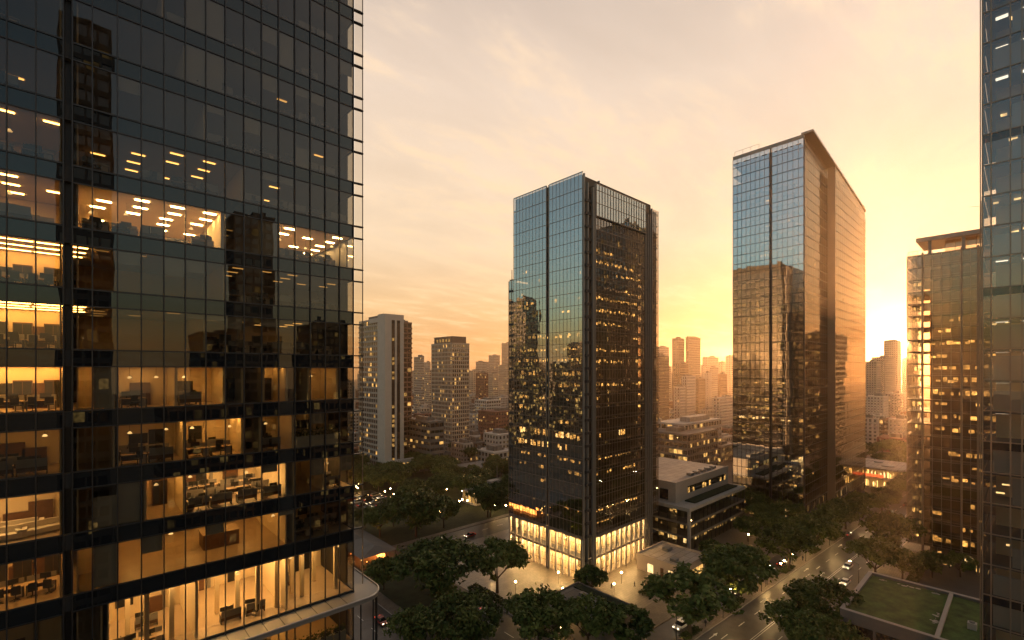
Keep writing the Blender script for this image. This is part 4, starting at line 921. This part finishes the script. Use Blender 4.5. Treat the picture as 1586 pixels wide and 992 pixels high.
# curved roof shops beyond the slab tower
cp = thing('shop_pavilion', 'two storey shop pavilion with a rounded pale roof and glowing shopfronts beyond the slab tower', 'shop', (322, 44, 0))
rp = [(320 + 8 - 8 * math.sin(t_), 43 + 8 - 8 * math.cos(t_)) for t_ in [rad(a) for a in range(90, -1, -10)]] + [(352, 43), (352, 66), (320, 66)]
MB().prism(rp, 10.4, 11.3).build('roof', M['proof'], cp)
MB().prism([(x * .96 + 336 * .04, y * .94 + 54 * .06) for x, y in rp], 5.2, 5.8).build('floor_band', M['offw'], cp)
MB().box(326, 49, 0, 350, 64, 10.3).build('core_wall', M['wallc'], cp)
m = MB()
for q in range(20):
    for z0, z1 in ((.6, 4.6), (6.2, 9.8)):
        if R.random() < .75: y = 48 + q * .8; m.quad((323, y, z0), (323, y + .6, z0), (323, y + .6, z0 + R.uniform(.5, 1) * (z1 - z0)), (323, y, z0 + R.uniform(.5, 1) * (z1 - z0)), R.randrange(3))
        if R.random() < .75: x = 326 + q * 1.2; m.quad((x, 46, z0), (x + .8, 46, z0), (x + .8, 46, z0 + R.uniform(.5, 1) * (z1 - z0)), (x, 46, z0 + R.uniform(.5, 1) * (z1 - z0)), R.randrange(3))
m.build('shop_window', [M['shop'], M['lit2'], M['lit1']], cp)
MB().box(319.4, 52, 6.6, 319.7, 63, 8.0).build('awning_sign', M['neon'], cp)
for q in range(6): MB().tube((321.5, 50 + q * 2.8, 0), (321.5, 50 + q * 2.8, 10.4), .2, .2, 6).build('column', M['offw'], cp)
m = MB()
for x, y, s in ((330, 52, 3), (341, 58, 2.2)): m.tube((x, y, 11.31), (x, y, 12), s, s * .9, 14)
m.build('roof_unit', M['greym'], cp)

# street cafe and parking court behind the crossing
cf = thing('cafe_terrace', 'open cafe with red glowing lamps under a dark pitched roof beside the cross street', 'cafe', (67, 145, 0))
CX, CY = 67, 145
MB().box(CX, CY, .1, CX + 12, CY + 26, .2).build('deck', M['wood'], cf)
MB().add([(CX - .5, CY - .5, 4), (CX + 12.5, CY - .5, 4), (CX + 12.5, CY + 26.5, 4), (CX - .5, CY + 26.5, 4), (CX + 6, CY + 3, 6), (CX + 6, CY + 23, 6)], [(0, 1, 4), (1, 2, 5, 4), (2, 3, 5), (3, 0, 4, 5), (3, 2, 1, 0)]).build('roof', M['dconc'], cf)
for x in (CX, CX + 12):
    for q in range(6): MB().tube((x, CY + q * 5.2, .2), (x, CY + q * 5.2, 4), .12, .12, 5).build('post', M['wood'], cf)
m = MB()
for q in range(26): m.ball((CX + R.uniform(-.4, 11), CY + R.uniform(0, 26), R.uniform(1.0, 3.4)), R.uniform(.16, .32), R.choice((0, 1)), 6, 4)
m.box(CX + 9, CY + 2, .3, CX + 9.2, CY + 24, 2.6, 1)
m.build('lamp', [M['bulb'], M['cafe']], cf)
# ------------------------------------------------------------------ trees
def tree_proto(seed, Rc, H, bare, n_cl, per, mats, leaf=.55):
    """trunk and limbs, and a crown of leaf clumps spread through its volume; returns trunk and crown meshes"""
    r = random.Random(seed); tb = MB(); tips = []
    def limb(p, d, L, rad_, depth):
        q = p
        for s in range(3):
            d = (d + Vector((r.gauss(0, .13), r.gauss(0, .13), r.gauss(.02, .08)))).normalized(); q2 = q + d * L / 3
            tb.tube(q, q2, rad_ * (1 - s * .18), rad_ * (1 - (s + 1) * .18), 6 if depth < 2 else 4); q = q2
            if depth >= 1: tips.append(q)
        if depth < 3:
            for k in range(r.choice((2, 3))):
                a = r.uniform(0, 6.28); sp = r.uniform(.45, .85)
                nd = (d + Vector((math.cos(a) * sp, math.sin(a) * sp, r.uniform(-.05, .25)))).normalized(); limb(q, nd, L * r.uniform(.6, .8), rad_ * .5, depth + 1)
    trunk = Vector((0, 0, 0)); th = H * bare
    tb.tube(trunk, (r.uniform(-.2, .2), r.uniform(-.2, .2), th), .38, .28, 8)
    for k in range(5):
        a = k * 1.257 + r.uniform(-.3, .3); limb(Vector((0, 0, th - .15)), Vector((math.cos(a), math.sin(a), r.uniform(.7, 1.3))).normalized(), H * .30, .19, 1)
    lf = MB(); cents = []
    pool = [t for t in tips if t.z > th * .9]
    for i in range(n_cl):
        if i % 5 < 3 and pool:
            c = Vector(r.choice(pool)) + Vector((r.gauss(0, .8), r.gauss(0, .8), r.gauss(.3, .5)))
            k_ = math.hypot(c.x, c.y) / Rc
            if k_ > 1.05: c.x /= k_; c.y /= k_
        else:
            a = r.uniform(0, 6.28); rr = Rc * math.sqrt(r.random()) * r.uniform(.85, 1.05); c = Vector((rr * math.cos(a), rr * math.sin(a), th + (H - th) * (.30 + .66 * math.sqrt(max(0, 1 - (rr / Rc / 1.08) ** 2)) * r.uniform(.75, 1.0))))
        c.z = min(c.z, H); cents.append((c, r.uniform(.9, 1.9) * Rc / 7.5, r.choice((0, 0, 1, 1, 1, 2))))
    for c, s, mi in cents:
        for j in range(per):
            u = Vector((r.gauss(0, 1), r.gauss(0, 1), r.gauss(0, .62))); u = u.normalized() * s * r.random() ** .4
            p = c + u; nrm = (u.normalized() * .6 + Vector((r.gauss(0, .6), r.gauss(0, .6), .6 + r.gauss(0, .5)))).normalized(); a = nrm.orthogonal().normalized()
            a = (Matrix.Rotation(r.uniform(0, 6.28), 3, nrm) @ a) * leaf * r.uniform(.6, 1.2); b = nrm.cross(a) * r.uniform(.4, .65)
            lf.add([p - a, p + b, p + a + nrm * .12 * leaf, p - b], [(0, 1, 2, 3)], mi if r.random() < .8 else r.randrange(3))
    return tb, lf, mats
PT = [(11, 8.5, 14, .30, 130, 42), (12, 7.5, 12, .30, 110, 42), (13, 6.5, 12.5, .28, 95, 42), (14, 9.5, 13, .26, 150, 42), (15, 5.0, 9, .30, 70, 42)]
PROT = []
LM = [M['leafd'], M['leafm'], M['leafl']]
LM2 = [M['leafm'], M['leafl'], M['leafx']]
for n_, q in enumerate(PT):
    tb, lf, m = tree_proto(*q, LM); t = thing('street_tree', '', 'tree'); tr = tb.build('trunk', M['bark'], t); cw = lf.build('crown', LM2 if n_ in (1, 2) else LM, t); PROT.append([t, q, False])
def tree(kind, x, y, label, group=None, H=None, rz=None, z=.1, wide=1.):
    t, q, used_ = PROT[kind]; s = (H or q[2]) / q[2]; rz = R.uniform(0, 6.28) if rz is None else rz
    if used_: o = copy_tree(t, (x, y, z), rz, label, (s * wide, s * wide, s))
    else: o = t; o.location = (x, y, z); o.rotation_euler.z = rz; o.scale = (s * wide, s * wide, s); o['label'] = label; PROT[kind][2] = True
    if group: o['group'] = group
    return o
tree(3, 72.8, 106.2 + 3, 'largest dark spreading tree on the corner lawn left of the middle tower', H=16.5, wide=1.1)
tree(2, 89.5, 104, 'tall tree lit from below by the lobby of the middle tower', H=15.5)
tree(3, 60.5 + 3, 86, 'dark round tree at the bottom edge beside the cross street', H=13)
tree(1, 57, 96, 'dark tree at the bottom edge nearest the curved canopy', H=9)
tree(1, 78, 76, 'tree with lamp lit lower leaves at the bottom edge near the crossing', H=13)
tree(2, 86.6, 68.6, 'bushy tree in front of the flat roofed corner building', H=12)
tree(4, 92.5, 62.8, 'small bushy tree right of the flat roofed corner building', H=10, wide=1.1)
tree(4, 108.4, 84.4, 'small round tree in front of the bright lobby corner', H=8)
tree(2, 110.5, 55.9, 'broad avenue tree over the white parked car', H=15, wide=1.25)
tree(1, 133.9, 55.1, 'broad green avenue tree in front of the small pale pavilion', H=15)
tree(0, 168.7, 51.9, 'avenue tree between the low grey office and the road', H=14)
tree(1, 193.2, 51.2, 'avenue tree at the near corner of the slab tower', H=12.5)
tree(2, 213.1, 50.4, 'avenue tree under the slab tower, second along', H=13)
tree(1, 229.9, 49.8, 'avenue tree under the slab tower, third along', H=12)
tree(2, 252, 48.4, 'avenue tree under the slab tower, fourth along', H=11.5)
tree(0, 203, 30.6, 'dark round tree in front of the bronze glass tower', H=16, wide=.85)
tree(2, 180.8, 31.6, 'leafy tree over the kerb by the headlights of the oncoming car', H=13)
tree(0, 131, 32.4, 'dark leafy tree beside the green turf roof building', H=14)
tree(1, 121.7, 35.0, 'lower dark tree at the bottom edge left of the green turf roof', H=11)
tree(1, 118, 28.6, 'tree tucked against the green turf roof building', H=11)
for i, (x, y) in enumerate(((152, 58), (150, 66.5), (158, 72))): tree((1, 2, 4)[i], x, y, ('tree by the parked cars of the service lane', 'tree at the right wall of the small pale pavilion', 'low tree under the terrace of the low grey office')[i], H=(10, 8, 7)[i])
tree(3, 96, 160, 'biggest tree of the park beyond the back street', H=17.5, wide=1.05)
tree(0, 132, 160, 'dark tree against the left edge of the middle tower', H=15)
tree(2, 86, 170, 'tree at the edge of the park beside the nearest office tower', H=12)
for i, (x, y, h) in enumerate(((214, 66, 11), (206, 74, 10), (216, 80, 11.5), (209, 90, 10), (186, 71, 9), (196, 66, 10))): tree((1, 2, 0, 2, 4, 1)[i], x, y, 'leafy tree on the paving in front of the slab tower base', 'trees in front of the slab tower base', H=h)
for i, (x, y, h) in enumerate(((196, 20, 8), (188, 26, 9), (203, 14, 7.5))): tree((4, 1, 2)[i], x, y, 'small tree on the forecourt of the bronze glass tower', 'forecourt trees of the bronze glass tower', H=h)
tree(1, 66, 128, 'tree on the corner lawn in front of the red lit cafe', H=9)
tree(0, 80, 124, 'tree behind the largest dark one on the corner lawn', H=12)
for i in range(46):
    x, y = R.uniform(84, 175), R.uniform(159, 262)
    if 96 < x < 117 and 184 < y < 240 and R.random() < .75: continue
    tree(R.randrange(5), x, y, 'dark leafy tree in the park below the apartment towers', 'trees of the park below the apartment towers', H=R.uniform(7.5, 12.5))
for i in range(24):
    x, y = R.uniform(120, 215), R.uniform(205, 340)
    tree(R.randrange(5), x, y, 'distant dark tree among the low buildings beyond the park', 'distant trees beyond the park', H=R.uniform(7, 12))
for i in range(9): tree(R.randrange(3), 268 + i * 11, R.uniform(43, 46) - .055 * (118 + i * 11) + 7, 'small avenue tree far down the road beyond the slab tower', 'avenue trees far down the road', H=R.uniform(8, 11))
for i in range(12): tree(R.randrange(3), R.uniform(360, 460), R.uniform(50, 84), 'tree in front of the distant white apartment houses', 'trees before the distant white houses', H=R.uniform(9, 13))
for i in range(16): tree(R.randrange(5), R.uniform(215, 290), R.uniform(125, 190), 'tree in the planted court behind the low grey office', 'trees behind the low grey office', H=R.uniform(7, 10))
for i in range(22):
    Yd = R.uniform(420, 700); x, y = at(R.uniform(560, 1130), Yd); tree(R.randrange(5), x, y, 'faint tree among the far roofs', 'faint trees among the far roofs', H=R.uniform(8, 14))
def hedge(x0, y0, x1, y1, h, label, xf=st):
    b = MB(); n = int((x1 - x0) * (y1 - y0) * 26)
    for i in range(n):
        c = Vector((R.uniform(x0, x1), R.uniform(y0, y1), .15 + h * (R.random() ** .6))); a = Vector((R.gauss(0, 1), R.gauss(0, 1), R.gauss(0, .6))).normalized() * .26; p = a.orthogonal().normalized() * .17
        b.add([xf(*(c - a)), xf(*(c + p)), xf(*(c + a)), xf(*(c - p))], [(0, 1, 2, 3)], R.randrange(2))
    o = b.build('hedge', [M['hedge'], M['leafd']], base=xf((x0 + x1) / 2, (y0 + y1) / 2, .1)); tag(o, label, 'hedge')
for x0, x1, lb in ((107, 114, 'low hedge bed under the tree by the white parked car'), (130.5, 138, 'low hedge bed under the broad green avenue tree'), (165, 173, 'low hedge bed under the avenue tree by the low grey office'), (190, 197, 'low hedge bed under the tree at the slab tower corner'), (210, 216, 'low hedge bed far along the avenue kerb')): hedge(x0, 52.4, x1, 54.6, .6, lb)
hedge(184, 22, 206, 25, .8, 'long clipped hedge on the forecourt of the bronze glass tower', lambda x, y, z: (x, y, z))
hedge(119, 72, 132, 76, .8, 'clipped hedge on the plaza before the small pale pavilion', lambda x, y, z: (x, y, z))
hedge(104.5, 66.5, 106, 84, .9, 'narrow hedge along the wall of the flat roofed corner building', lambda x, y, z: (x, y, z))
hedge(85, 92, 88, 112, .7, 'low hedge along the cross street beside the middle tower', lambda x, y, z: (x, y, z))

# ------------------------------------------------------------------ cars
def mk_car(body, suv=False):
    t = thing('parked_car', '', 'car'); L, W, H, hb = (4.8, 1.9, 1.75, 1.0) if suv else (4.5, 1.8, 1.45, .85)
    b = MB(); prof = [(-L / 2, .35), (-L / 2, hb * .9), (-L / 2 + .15, hb), (L / 2 - 1.2, hb), (L / 2 - .1, hb * .82), (L / 2, .6), (L / 2, .35)]
    n = len(prof); vs = [(x, -W / 2, z) for x, z in prof] + [(x, W / 2, z) for x, z in prof]
    b.add(vs, [tuple(range(n)), tuple(range(n, 2 * n))[::-1]] + [(i, n + i, n + (i + 1) % n, (i + 1) % n) for i in range(n)])
    x0, x1, x2, x3 = (-L / 2 + .12, -L / 2 + .35, .55, 1.25) if suv else (-L / 2 + .45, -L / 2 + 1.1, .35, 1.15)
    w2 = W / 2 - .18
    roof = MB().add([(x1, -w2, H), (x2, -w2, H), (x2, w2, H), (x1, w2, H), (x1, -w2, H - .05), (x2, -w2, H - .05), (x2, w2, H - .05), (x1, w2, H - .05)], [(0, 1, 2, 3), (0, 4, 5, 1), (1, 5, 6, 2), (2, 6, 7, 3), (3, 7, 4, 0)])
    b.build('body', M[body], t); roof.build('roof', M[body], t)
    w1 = W / 2 - .04; g = MB().add([(x0, -w1, hb), (x3, -w1, hb), (x3, w1, hb), (x0, w1, hb), (x1, -w2, H - .05), (x2, -w2, H - .05), (x2, w2, H - .05), (x1, w2, H - .05)], [(0, 1, 5, 4), (1, 2, 6, 5), (2, 3, 7, 6), (3, 0, 4, 7)]); g.build('windows', M['cglass'], t)
    for sx in (-L / 2 + .85, L / 2 - .85):
        for sy in (-1, 1):
            wv = MB().tube((sx, sy * (W / 2 - .2), .33), (sx, sy * (W / 2 + .02), .33), .33, .33, 12).build('wheel', M['tyre'], t)
            MB().tube((sx, sy * (W / 2 + .021), .33), (sx, sy * (W / 2 + .03), .33), .2, .2, 10).build('rim', M['steel'], wv)
    for sy in (-1, 1):
        MB().box(L / 2 - .06, sy * (W / 2 - .32) - .2, .62, L / 2 + .02, sy * (W / 2 - .32) + .2, .8).build('headlight', M['head'], t)
        MB().box(-L / 2 - .02, sy * (W / 2 - .26) - .16, .7, -L / 2 + .05, sy * (W / 2 - .26) + .16, .88).build('taillight', M['tail'], t)
    MB().box(L / 2 - .02, -.55, .42, L / 2 + .012, .55, .6).build('grille', M['metal'], t)
    return t
CARP = {}
def car(body, suv, x, y, rz, label, group=None, name=None):
    key = (body, suv)
    if key not in CARP: CARP[key] = o = mk_car(body, suv); o.location = (x, y, .02); o.rotation_euler.z = rz; o['label'] = label
    else: o = copy_tree(CARP[key], (x, y, .02), rz, label)
    if name: o.name = name
    if group: o['group'] = group
A0 = math.atan(-.055); PI = math.pi
car('carw', True, 111.7, 58.9, PI + A0, 'white tall car facing down the service lane under the broad avenue tree')
car('carw', False, 185.5, 39.6, PI + A0, 'white car with headlights on, coming along the middle of the avenue', name='driving_car')
car('cargold', False, 141, 57.2, PI + A0, 'beige car with bright headlights, parked in the service lane by the small pale pavilion')
car('carg', True, 152, 56.8, A0, 'grey tall car parked behind the beige one in the service lane')
car('carr', False, 148, 43.3, A0, 'dark red car with tail lights on in the inner lane of the avenue', name='driving_car')
car('carb', False, 131, 39.2, PI + A0, 'black car with headlights half hidden by trees at the right of the avenue', name='driving_car')
car('carb', True, 163, 55.8, A0, 'black tall car parked under trees by the low grey office')
car('carg', False, 222, 47.5, A0, 'grey car driving away under the slab tower', name='driving_car')
car('carw', False, 246, 36.0, PI + A0, 'white car far along the avenue by the rounded shop pavilion', name='driving_car')
car('carg', False, 270, 42.0, A0, 'grey car with red tail lights far along the avenue', name='driving_car')
car('carw', False, 171, 37.2, PI + A0, 'white car with headlights on in the kerb lane beside the leafy right hand tree', name='driving_car')
car('cargold', False, 208, 40.6, PI + A0, 'beige car with headlights on following the first oncoming white car', name='driving_car')
car('carg', False, 125, 57.9, PI + A0, 'grey car parked in the service lane between the white and beige cars')
car('carb', False, 172, 55.0, A0, 'black low car parked in the service lane under the low grey office')
car('cargold', True, 50, 128, PI / 2, 'beige tall car on the cross street beside the nearest office tower', name='driving_car')
car('carr', False, 57, 112, -PI / 2, 'red car coming down the cross street past the corner lawn', name='driving_car')
car('carw', False, 80, 97, -PI / 2, 'white car waiting at the kerb left of the lobby', name='driving_car')
for i in range(7): car(R.choice(('carw', 'carg', 'carb', 'cargold')), R.random() < .4, 290 + i * 7, R.choice((31.5, 35, 38.5)), R.choice((0, PI)) + A0, 'tiny car in the evening queue beyond the slab tower', 'cars queuing far down the avenue')
for i in range(22):
    x, y = 99 + (i % 3) * 6.5, 189 + (i // 3) * 6.2
    car(R.choice(('carw', 'carg', 'carb', 'cargold', 'carr')), R.random() < .4, x, y + R.uniform(-.4, .4), R.choice((0, PI, PI)), 'car in the park side parking court', 'cars in the parking court')
car('carb', False, 100, 150.8, 0, 'black car on the back street by the park', name='driving_car')
car('carr', False, 112, 146.5, PI, 'red car on the back street behind the middle tower', name='driving_car')

# ------------------------------------------------------------------ lamps, people
def mk_lamp():
    t = thing('street_lamp', '', 'street lamp')
    MB().tube((0, 0, 0), (0, 0, 8), .10, .06, 8).tube((0, 0, 7.9), (0, -1.8, 8.3), .05, .04, 6).build('pole', M['metal'], t)
    MB().box(-.14, -2.4, 8.24, .14, -1.7, 8.36).build('lamp_head', M['metal'], t); MB().box(-.11, -2.35, 8.21, .11, -1.75, 8.238).build('lamp_glass', M['slamp'], t); return t
def mk_post():
    t = thing('path_lamp', '', 'path lamp')
    MB().tube((0, 0, 0), (0, 0, 3.2), .06, .05, 6).build('pole', M['metal'], t); MB().ball((0, 0, 3.45), .27).build('lamp_globe', M['lamp'], t); return t
for i, x in enumerate((102, 124, 147, 181, 204, 240)):
    x_, y_, _ = st(x, 52.2, 0)
    place(mk_lamp, (x_, y_, .14), 0, 'tall dark street lamp ' + ('left of the white parked car', 'between the two broad avenue trees', 'in front of the beige parked car', 'opposite the oncoming white car', 'at the near corner of the slab tower', 'far along the front of the slab tower')[i], 'street lamps on the left kerb of the avenue')
for i, x in enumerate((140, 168, 195, 228)):
    x_, y_, _ = st(x, 34.2, 0)
    place(mk_lamp, (x_, y_, .14), PI, 'tall dark street lamp on the right kerb of the avenue', 'street lamps on the right kerb of the avenue')
spots = [(100, 88, 'left of the small round lobby tree'), (107, 96, 'beside the glazed lobby wall'), (113, 80, 'on the plaza right of the lobby corner'), (121, 83, 'on the plaza near the small pale pavilion'), (126, 66, 'by the kerb in front of the plaza hedge'), (119, 63, 'between the plaza and the service lane'),
         (93, 100, 'under the tree lit from below'), (96, 114, 'along the left wall of the lobby'), (84.5, 75, 'under the bushy corner trees')]
for x, y, w in spots: place(mk_post, (x, y, .1), 0, f'globe lamp on a thin post {w}', 'globe lamps on the plaza')
for i in range(54):
    x, y = (R.uniform(86, 168), R.uniform(157, 250)) if i < 40 else (R.uniform(150, 240), R.uniform(62, 78) if R.random() < .4 else 56 - .055 * 60)
    place(mk_post, (x, y, .1), 0, 'globe lamp on a thin post among the park trees' if i < 40 else 'globe lamp on a thin post along the offices by the avenue', 'globe lamps among the park trees' if i < 40 else 'globe lamps by the avenue offices')
def person(x, y, rz, cl, label, z=.14, step=.22):
    me = bpy.data.meshes.new('person'); J = [(0, 0, .95), (0, 0, 1.2), (0, 0, 1.42), (0, 0, 1.53), (.02, 0, 1.66), (0, .2, 1.40), (-.06, .25, 1.12), (.08, .24, .88), (0, -.2, 1.40), (.10, -.25, 1.12), (.2, -.23, .90), (.0, .1, .92), (step * .6, .1, .5), (step * .9, .1, .07), (step * .9 + .14, .1, .04), (0, -.1, .92), (-step * .3, -.1, .5), (-step, -.1, .1), (-step + .13, -.1, .04)]
    E_ = [(0, 1), (1, 2), (2, 3), (3, 4), (2, 5), (5, 6), (6, 7), (2, 8), (8, 9), (9, 10), (0, 11), (11, 12), (12, 13), (13, 14), (0, 15), (15, 16), (16, 17), (17, 18)]
    RD = [.15, .14, .15, .06, .11, .07, .05, .04, .07, .05, .04, .1, .07, .05, .04, .1, .07, .05, .04]
    me.from_pydata(J, E_, []); o = bpy.data.objects.new('person', me); COL.objects.link(o)
    mod = o.modifiers.new('skin', 'SKIN')
    for v, r_ in zip(me.skin_vertices[0].data if me.skin_vertices else [], RD): v.radius = (r_, r_)
    o.location = (x, y, z); o.rotation_euler.z = rz; me.materials.append(M[cl]); tag(o, label, 'person', 'people walking on the pavements')
    return o
PEOPLE = [(101, 97, 1.0, 'cloth2', 'person in pale clothes at the left lobby wall'), (107, 82, 2.0, 'cloth1', 'person in dark clothes by the small round lobby tree'), (128, 78, .3, 'cloth2', 'person in pale clothes behind the plaza hedge'), (181, 51.4, 0, 'cloth1', 'person in dark clothes just before the slab tower corner'), (78, 139, 2.2, 'cloth1', 'person in dark clothes on the corner pavement by the cafe'),
    (116.5, 57 - 2.2, 0, 'cloth1', 'person in dark clothes walking on the avenue pavement behind the white parked car'), (128, 52.8 + .6, PI, 'cloth1', 'person in dark clothes on the pavement left of the broad green tree'), (146, 53.2, 0, 'cloth1', 'person in dark clothes by the pavement lamp near the beige car'),
          (160, 52.4, PI, 'cloth1', 'person in dark clothes walking between two avenue trees'), (196, 50.2, 0, 'cloth2', 'person in pale clothes walking on the pavement at the slab tower'), (116, 83, 1.2, 'cloth1', 'person in dark clothes on the amber lit plaza'), (122, 79, 2.2, 'cloth1', 'person in dark clothes beside the plaza hedge'), (94, 92, .6, 'cloth1', 'person in dark clothes on the paving left of the lobby')]

# ------------------------------------------------------------------ sky, sun, air, camera
w = bpy.data.worlds.new('World'); S.world = w; w.use_nodes = True
nt = w.node_tree; N = nt.nodes.new; Lk = nt.links.new
bg = nt.nodes['Background']; bg.inputs[1].default_value = .1
sk = N('ShaderNodeTexSky'); sk.sky_type = 'NISHITA'; sk.sun_disc = False; sk.sun_elevation = SUN_EL; sk.sun_rotation = math.atan2(SUN_DIR.x, SUN_DIR.y); sk.dust_density = 2; sk.ozone_density = 1
tc = N('ShaderNodeTexCoord')
def vmath(op, a, b=None):
    n = N('ShaderNodeVectorMath'); n.operation = op; Lk(a, n.inputs[0])
    if b is not None:
        if isinstance(b, (tuple, Vector)): n.inputs[1].default_value = b
        else: Lk(b, n.inputs[1])
    return n
def fmath(op, a, b=None, clamp=False):
    n = N('ShaderNodeMath'); n.operation = op; n.use_clamp = clamp
    for i, v in ((0, a), (1, b)):
        if v is None: continue
        if isinstance(v, (int, float)): n.inputs[i].default_value = v
        else: Lk(v, n.inputs[i])
    return n.outputs[0]
def remap(v, a, b, c, d, smooth=False):
    n = N('ShaderNodeMapRange'); n.interpolation_type = 'SMOOTHSTEP' if smooth else 'LINEAR'
    for i, q in enumerate((a, b, c, d)): n.inputs[i + 1].default_value = q
    Lk(v, n.inputs[0]); return n.outputs[0]
def mixc(f, a, b, mode='MIX'):
    n = N('ShaderNodeMix'); n.data_type = 'RGBA'; n.blend_type = mode; n.clamp_result = False
    if isinstance(f, (int, float)): n.inputs[0].default_value = f
    else: Lk(f, n.inputs[0])
    for i, v in ((6, a), (7, b)):
        if isinstance(v, tuple): n.inputs[i].default_value = (*v, 1)
        else: Lk(v, n.inputs[i])
    return n.outputs[2]
D = vmath('NORMALIZE', tc.outputs['Generated']).outputs[0]
cs_ = vmath('DOT_PRODUCT', D, tuple(SUN_DIR)).outputs['Value']
sep = N('ShaderNodeSeparateXYZ'); Lk(D, sep.inputs[0]); el = sep.outputs['Z']
ramp = N('ShaderNodeValToRGB'); cr = ramp.color_ramp
U = 1 / K / .1                                     # picture units to sky units
stops = [(0.0, (.92, .45, .17)), (.06, (.98, .54, .22)), (.13, (1.04, .68, .34)), (.25, (1.08, .82, .55)), (.50, (1.0, .80, .63)), (.64, (.80, .65, .54)), (.82, (.28, .25, .24))]
while len(cr.elements) < len(stops): cr.elements.new(.5)
for e_, (p_, c_) in zip(cr.elements, stops): e_.position = p_; e_.color = (*c_, 1)
Lk(fmath('MAXIMUM', el, 0.0), ramp.inputs[0])
veil = vmath('SCALE', ramp.outputs[0]); veil.inputs['Scale'].default_value = U
near = remap(cs_, .2, 1.0, .95, .93, True)
v2 = vmath('SCALE', veil.outputs[0]); Lk(near, v2.inputs['Scale'])
# thin cloud: direction projected on a high layer
inv = fmath('DIVIDE', 1.0, fmath('ADD', fmath('MAXIMUM', el, 0.0), .10))
pj = vmath('SCALE', D); Lk(inv, pj.inputs['Scale'])
st_ = vmath('MULTIPLY', pj.outputs[0], (.7, 1.5, 0))
n1 = N('ShaderNodeTexNoise'); n1.inputs['Scale'].default_value = 1.5; n1.inputs['Detail'].default_value = 8; n1.inputs['Roughness'].default_value = .62; n1.inputs['Distortion'].default_value = .5; Lk(st_.outputs[0], n1.inputs['Vector'])
n2 = N('ShaderNodeTexNoise'); n2.inputs['Scale'].default_value = 5.5; n2.inputs['Detail'].default_value = 9; n2.inputs['Roughness'].default_value = .66; Lk(st_.outputs[0], n2.inputs['Vector'])
wisp = fmath('MULTIPLY', remap(n1.outputs['Fac'], .43, .58, 0, 1, True), remap(n2.outputs['Fac'], .42, .60, 0, 1, True))
shade = remap(n1.outputs['Fac'], .3, .7, .90, 1.06)
v3 = vmath('SCALE', v2.outputs[0]); Lk(shade, v3.inputs['Scale'])
wcol = mixc(remap(el, .05, .6, 0, 1), (1.15 * U, .80 * U, .42 * U), (1.12 * U, .84 * U, .58 * U))
v4 = mixc(fmath('MULTIPLY', wisp, .62), v3.outputs[0], wcol)
amount = fmath('MAXIMUM', remap(cs_, -.30, .55, .03, .97, True), remap(el, .0, .14, .85, 0, True))
skd = vmath('SCALE', sk.outputs[0]); Lk(remap(el, .25, .85, .82, .32), skd.inputs['Scale'])
base = mixc(amount, skd.outputs[0], v4)
# aureole and disc of the sun, half behind the far towers
au = fmath('MULTIPLY', fmath('POWER', fmath('MAXIMUM', cs_, 0.0), 60.0), .18 * U)
au2 = fmath('MULTIPLY', fmath('POWER', fmath('MAXIMUM', cs_, 0.0), 900.0), 2.2 * U)
dsk = fmath('MULTIPLY', remap(cs_, math.cos(rad(.55)), math.cos(rad(.42)), 0, 1), 30 * U)
g1 = vmath('SCALE', base); g1.inputs['Scale'].default_value = 1
def addc(base_, fac, col):
    c = N('ShaderNodeCombineXYZ')
    for i, q in enumerate(col): c.inputs[i].default_value = q
    s = vmath('SCALE', c.outputs[0]); Lk(fac, s.inputs['Scale']); return vmath('ADD', base_, s.outputs[0]).outputs[0]
tot = addc(addc(addc(g1.outputs[0], au, (1, .72, .36)), au2, (1, .75, .35)), dsk, (1, .85, .55))
Lk(tot, bg.inputs[0])
sun = bpy.data.lights.new('sun', 'SUN'); sun.energy = 2.6; sun.angle = rad(.5); sun.color = (1, .52, .22)
so = bpy.data.objects.new('sun', sun); COL.objects.link(so); so.rotation_euler = (-SUN_DIR).to_track_quat('-Z', 'Y').to_euler(); so.location = (200, 100, 200)
HAZE = .00016
hm = bpy.data.materials.new('haze_air'); hm.use_nodes = True; hn = hm.node_tree; hn.nodes.clear()
ho = hn.nodes.new('ShaderNodeOutputMaterial'); hv = hn.nodes.new('ShaderNodeVolumePrincipled')
hv.inputs['Color'].default_value = (1, .74, .50, 1); hv.inputs['Density'].default_value = HAZE; hv.inputs['Anisotropy'].default_value = .78
hn.links.new(hv.outputs[0], ho.inputs['Volume'])
hz_ = MB().box(-1500, -1500, -1.2, 3000, 3000, 192).build('haze', hm); hz_['kind'] = 'stuff'
for p in PEOPLE: person(*p)
cam = bpy.data.cameras.new('camera'); co = bpy.data.objects.new('camera', cam); COL.objects.link(co); S.camera = co
cam.sensor_width = 36; cam.lens = 730 / 1586 * 36; cam.shift_y = 77 / 1586; cam.clip_end = 12000; cam.clip_start = .5
co.location = (0, 0, EYE); co.rotation_euler = (rad(90), 0, math.atan2(.737, .675) - rad(90))
vs_ = S.view_settings; vs_.view_transform = 'Standard'; vs_.look = 'None'; vs_.exposure = EXPO; vs_.gamma = 1
cy = S.cycles; cy.use_denoising = True; cy.max_bounces = 8; cy.diffuse_bounces = 3; cy.glossy_bounces = 3; cy.transmission_bounces = 4; cy.transparent_max_bounces = 16; cy.volume_bounces = 0
cy.sample_clamp_indirect = 3; cy.caustics_reflective = False; cy.caustics_refractive = False
try: cy.denoiser = 'OPENIMAGEDENOISE'; cy.denoising_input_passes = 'RGB_ALBEDO_NORMAL'
except Exception: pass
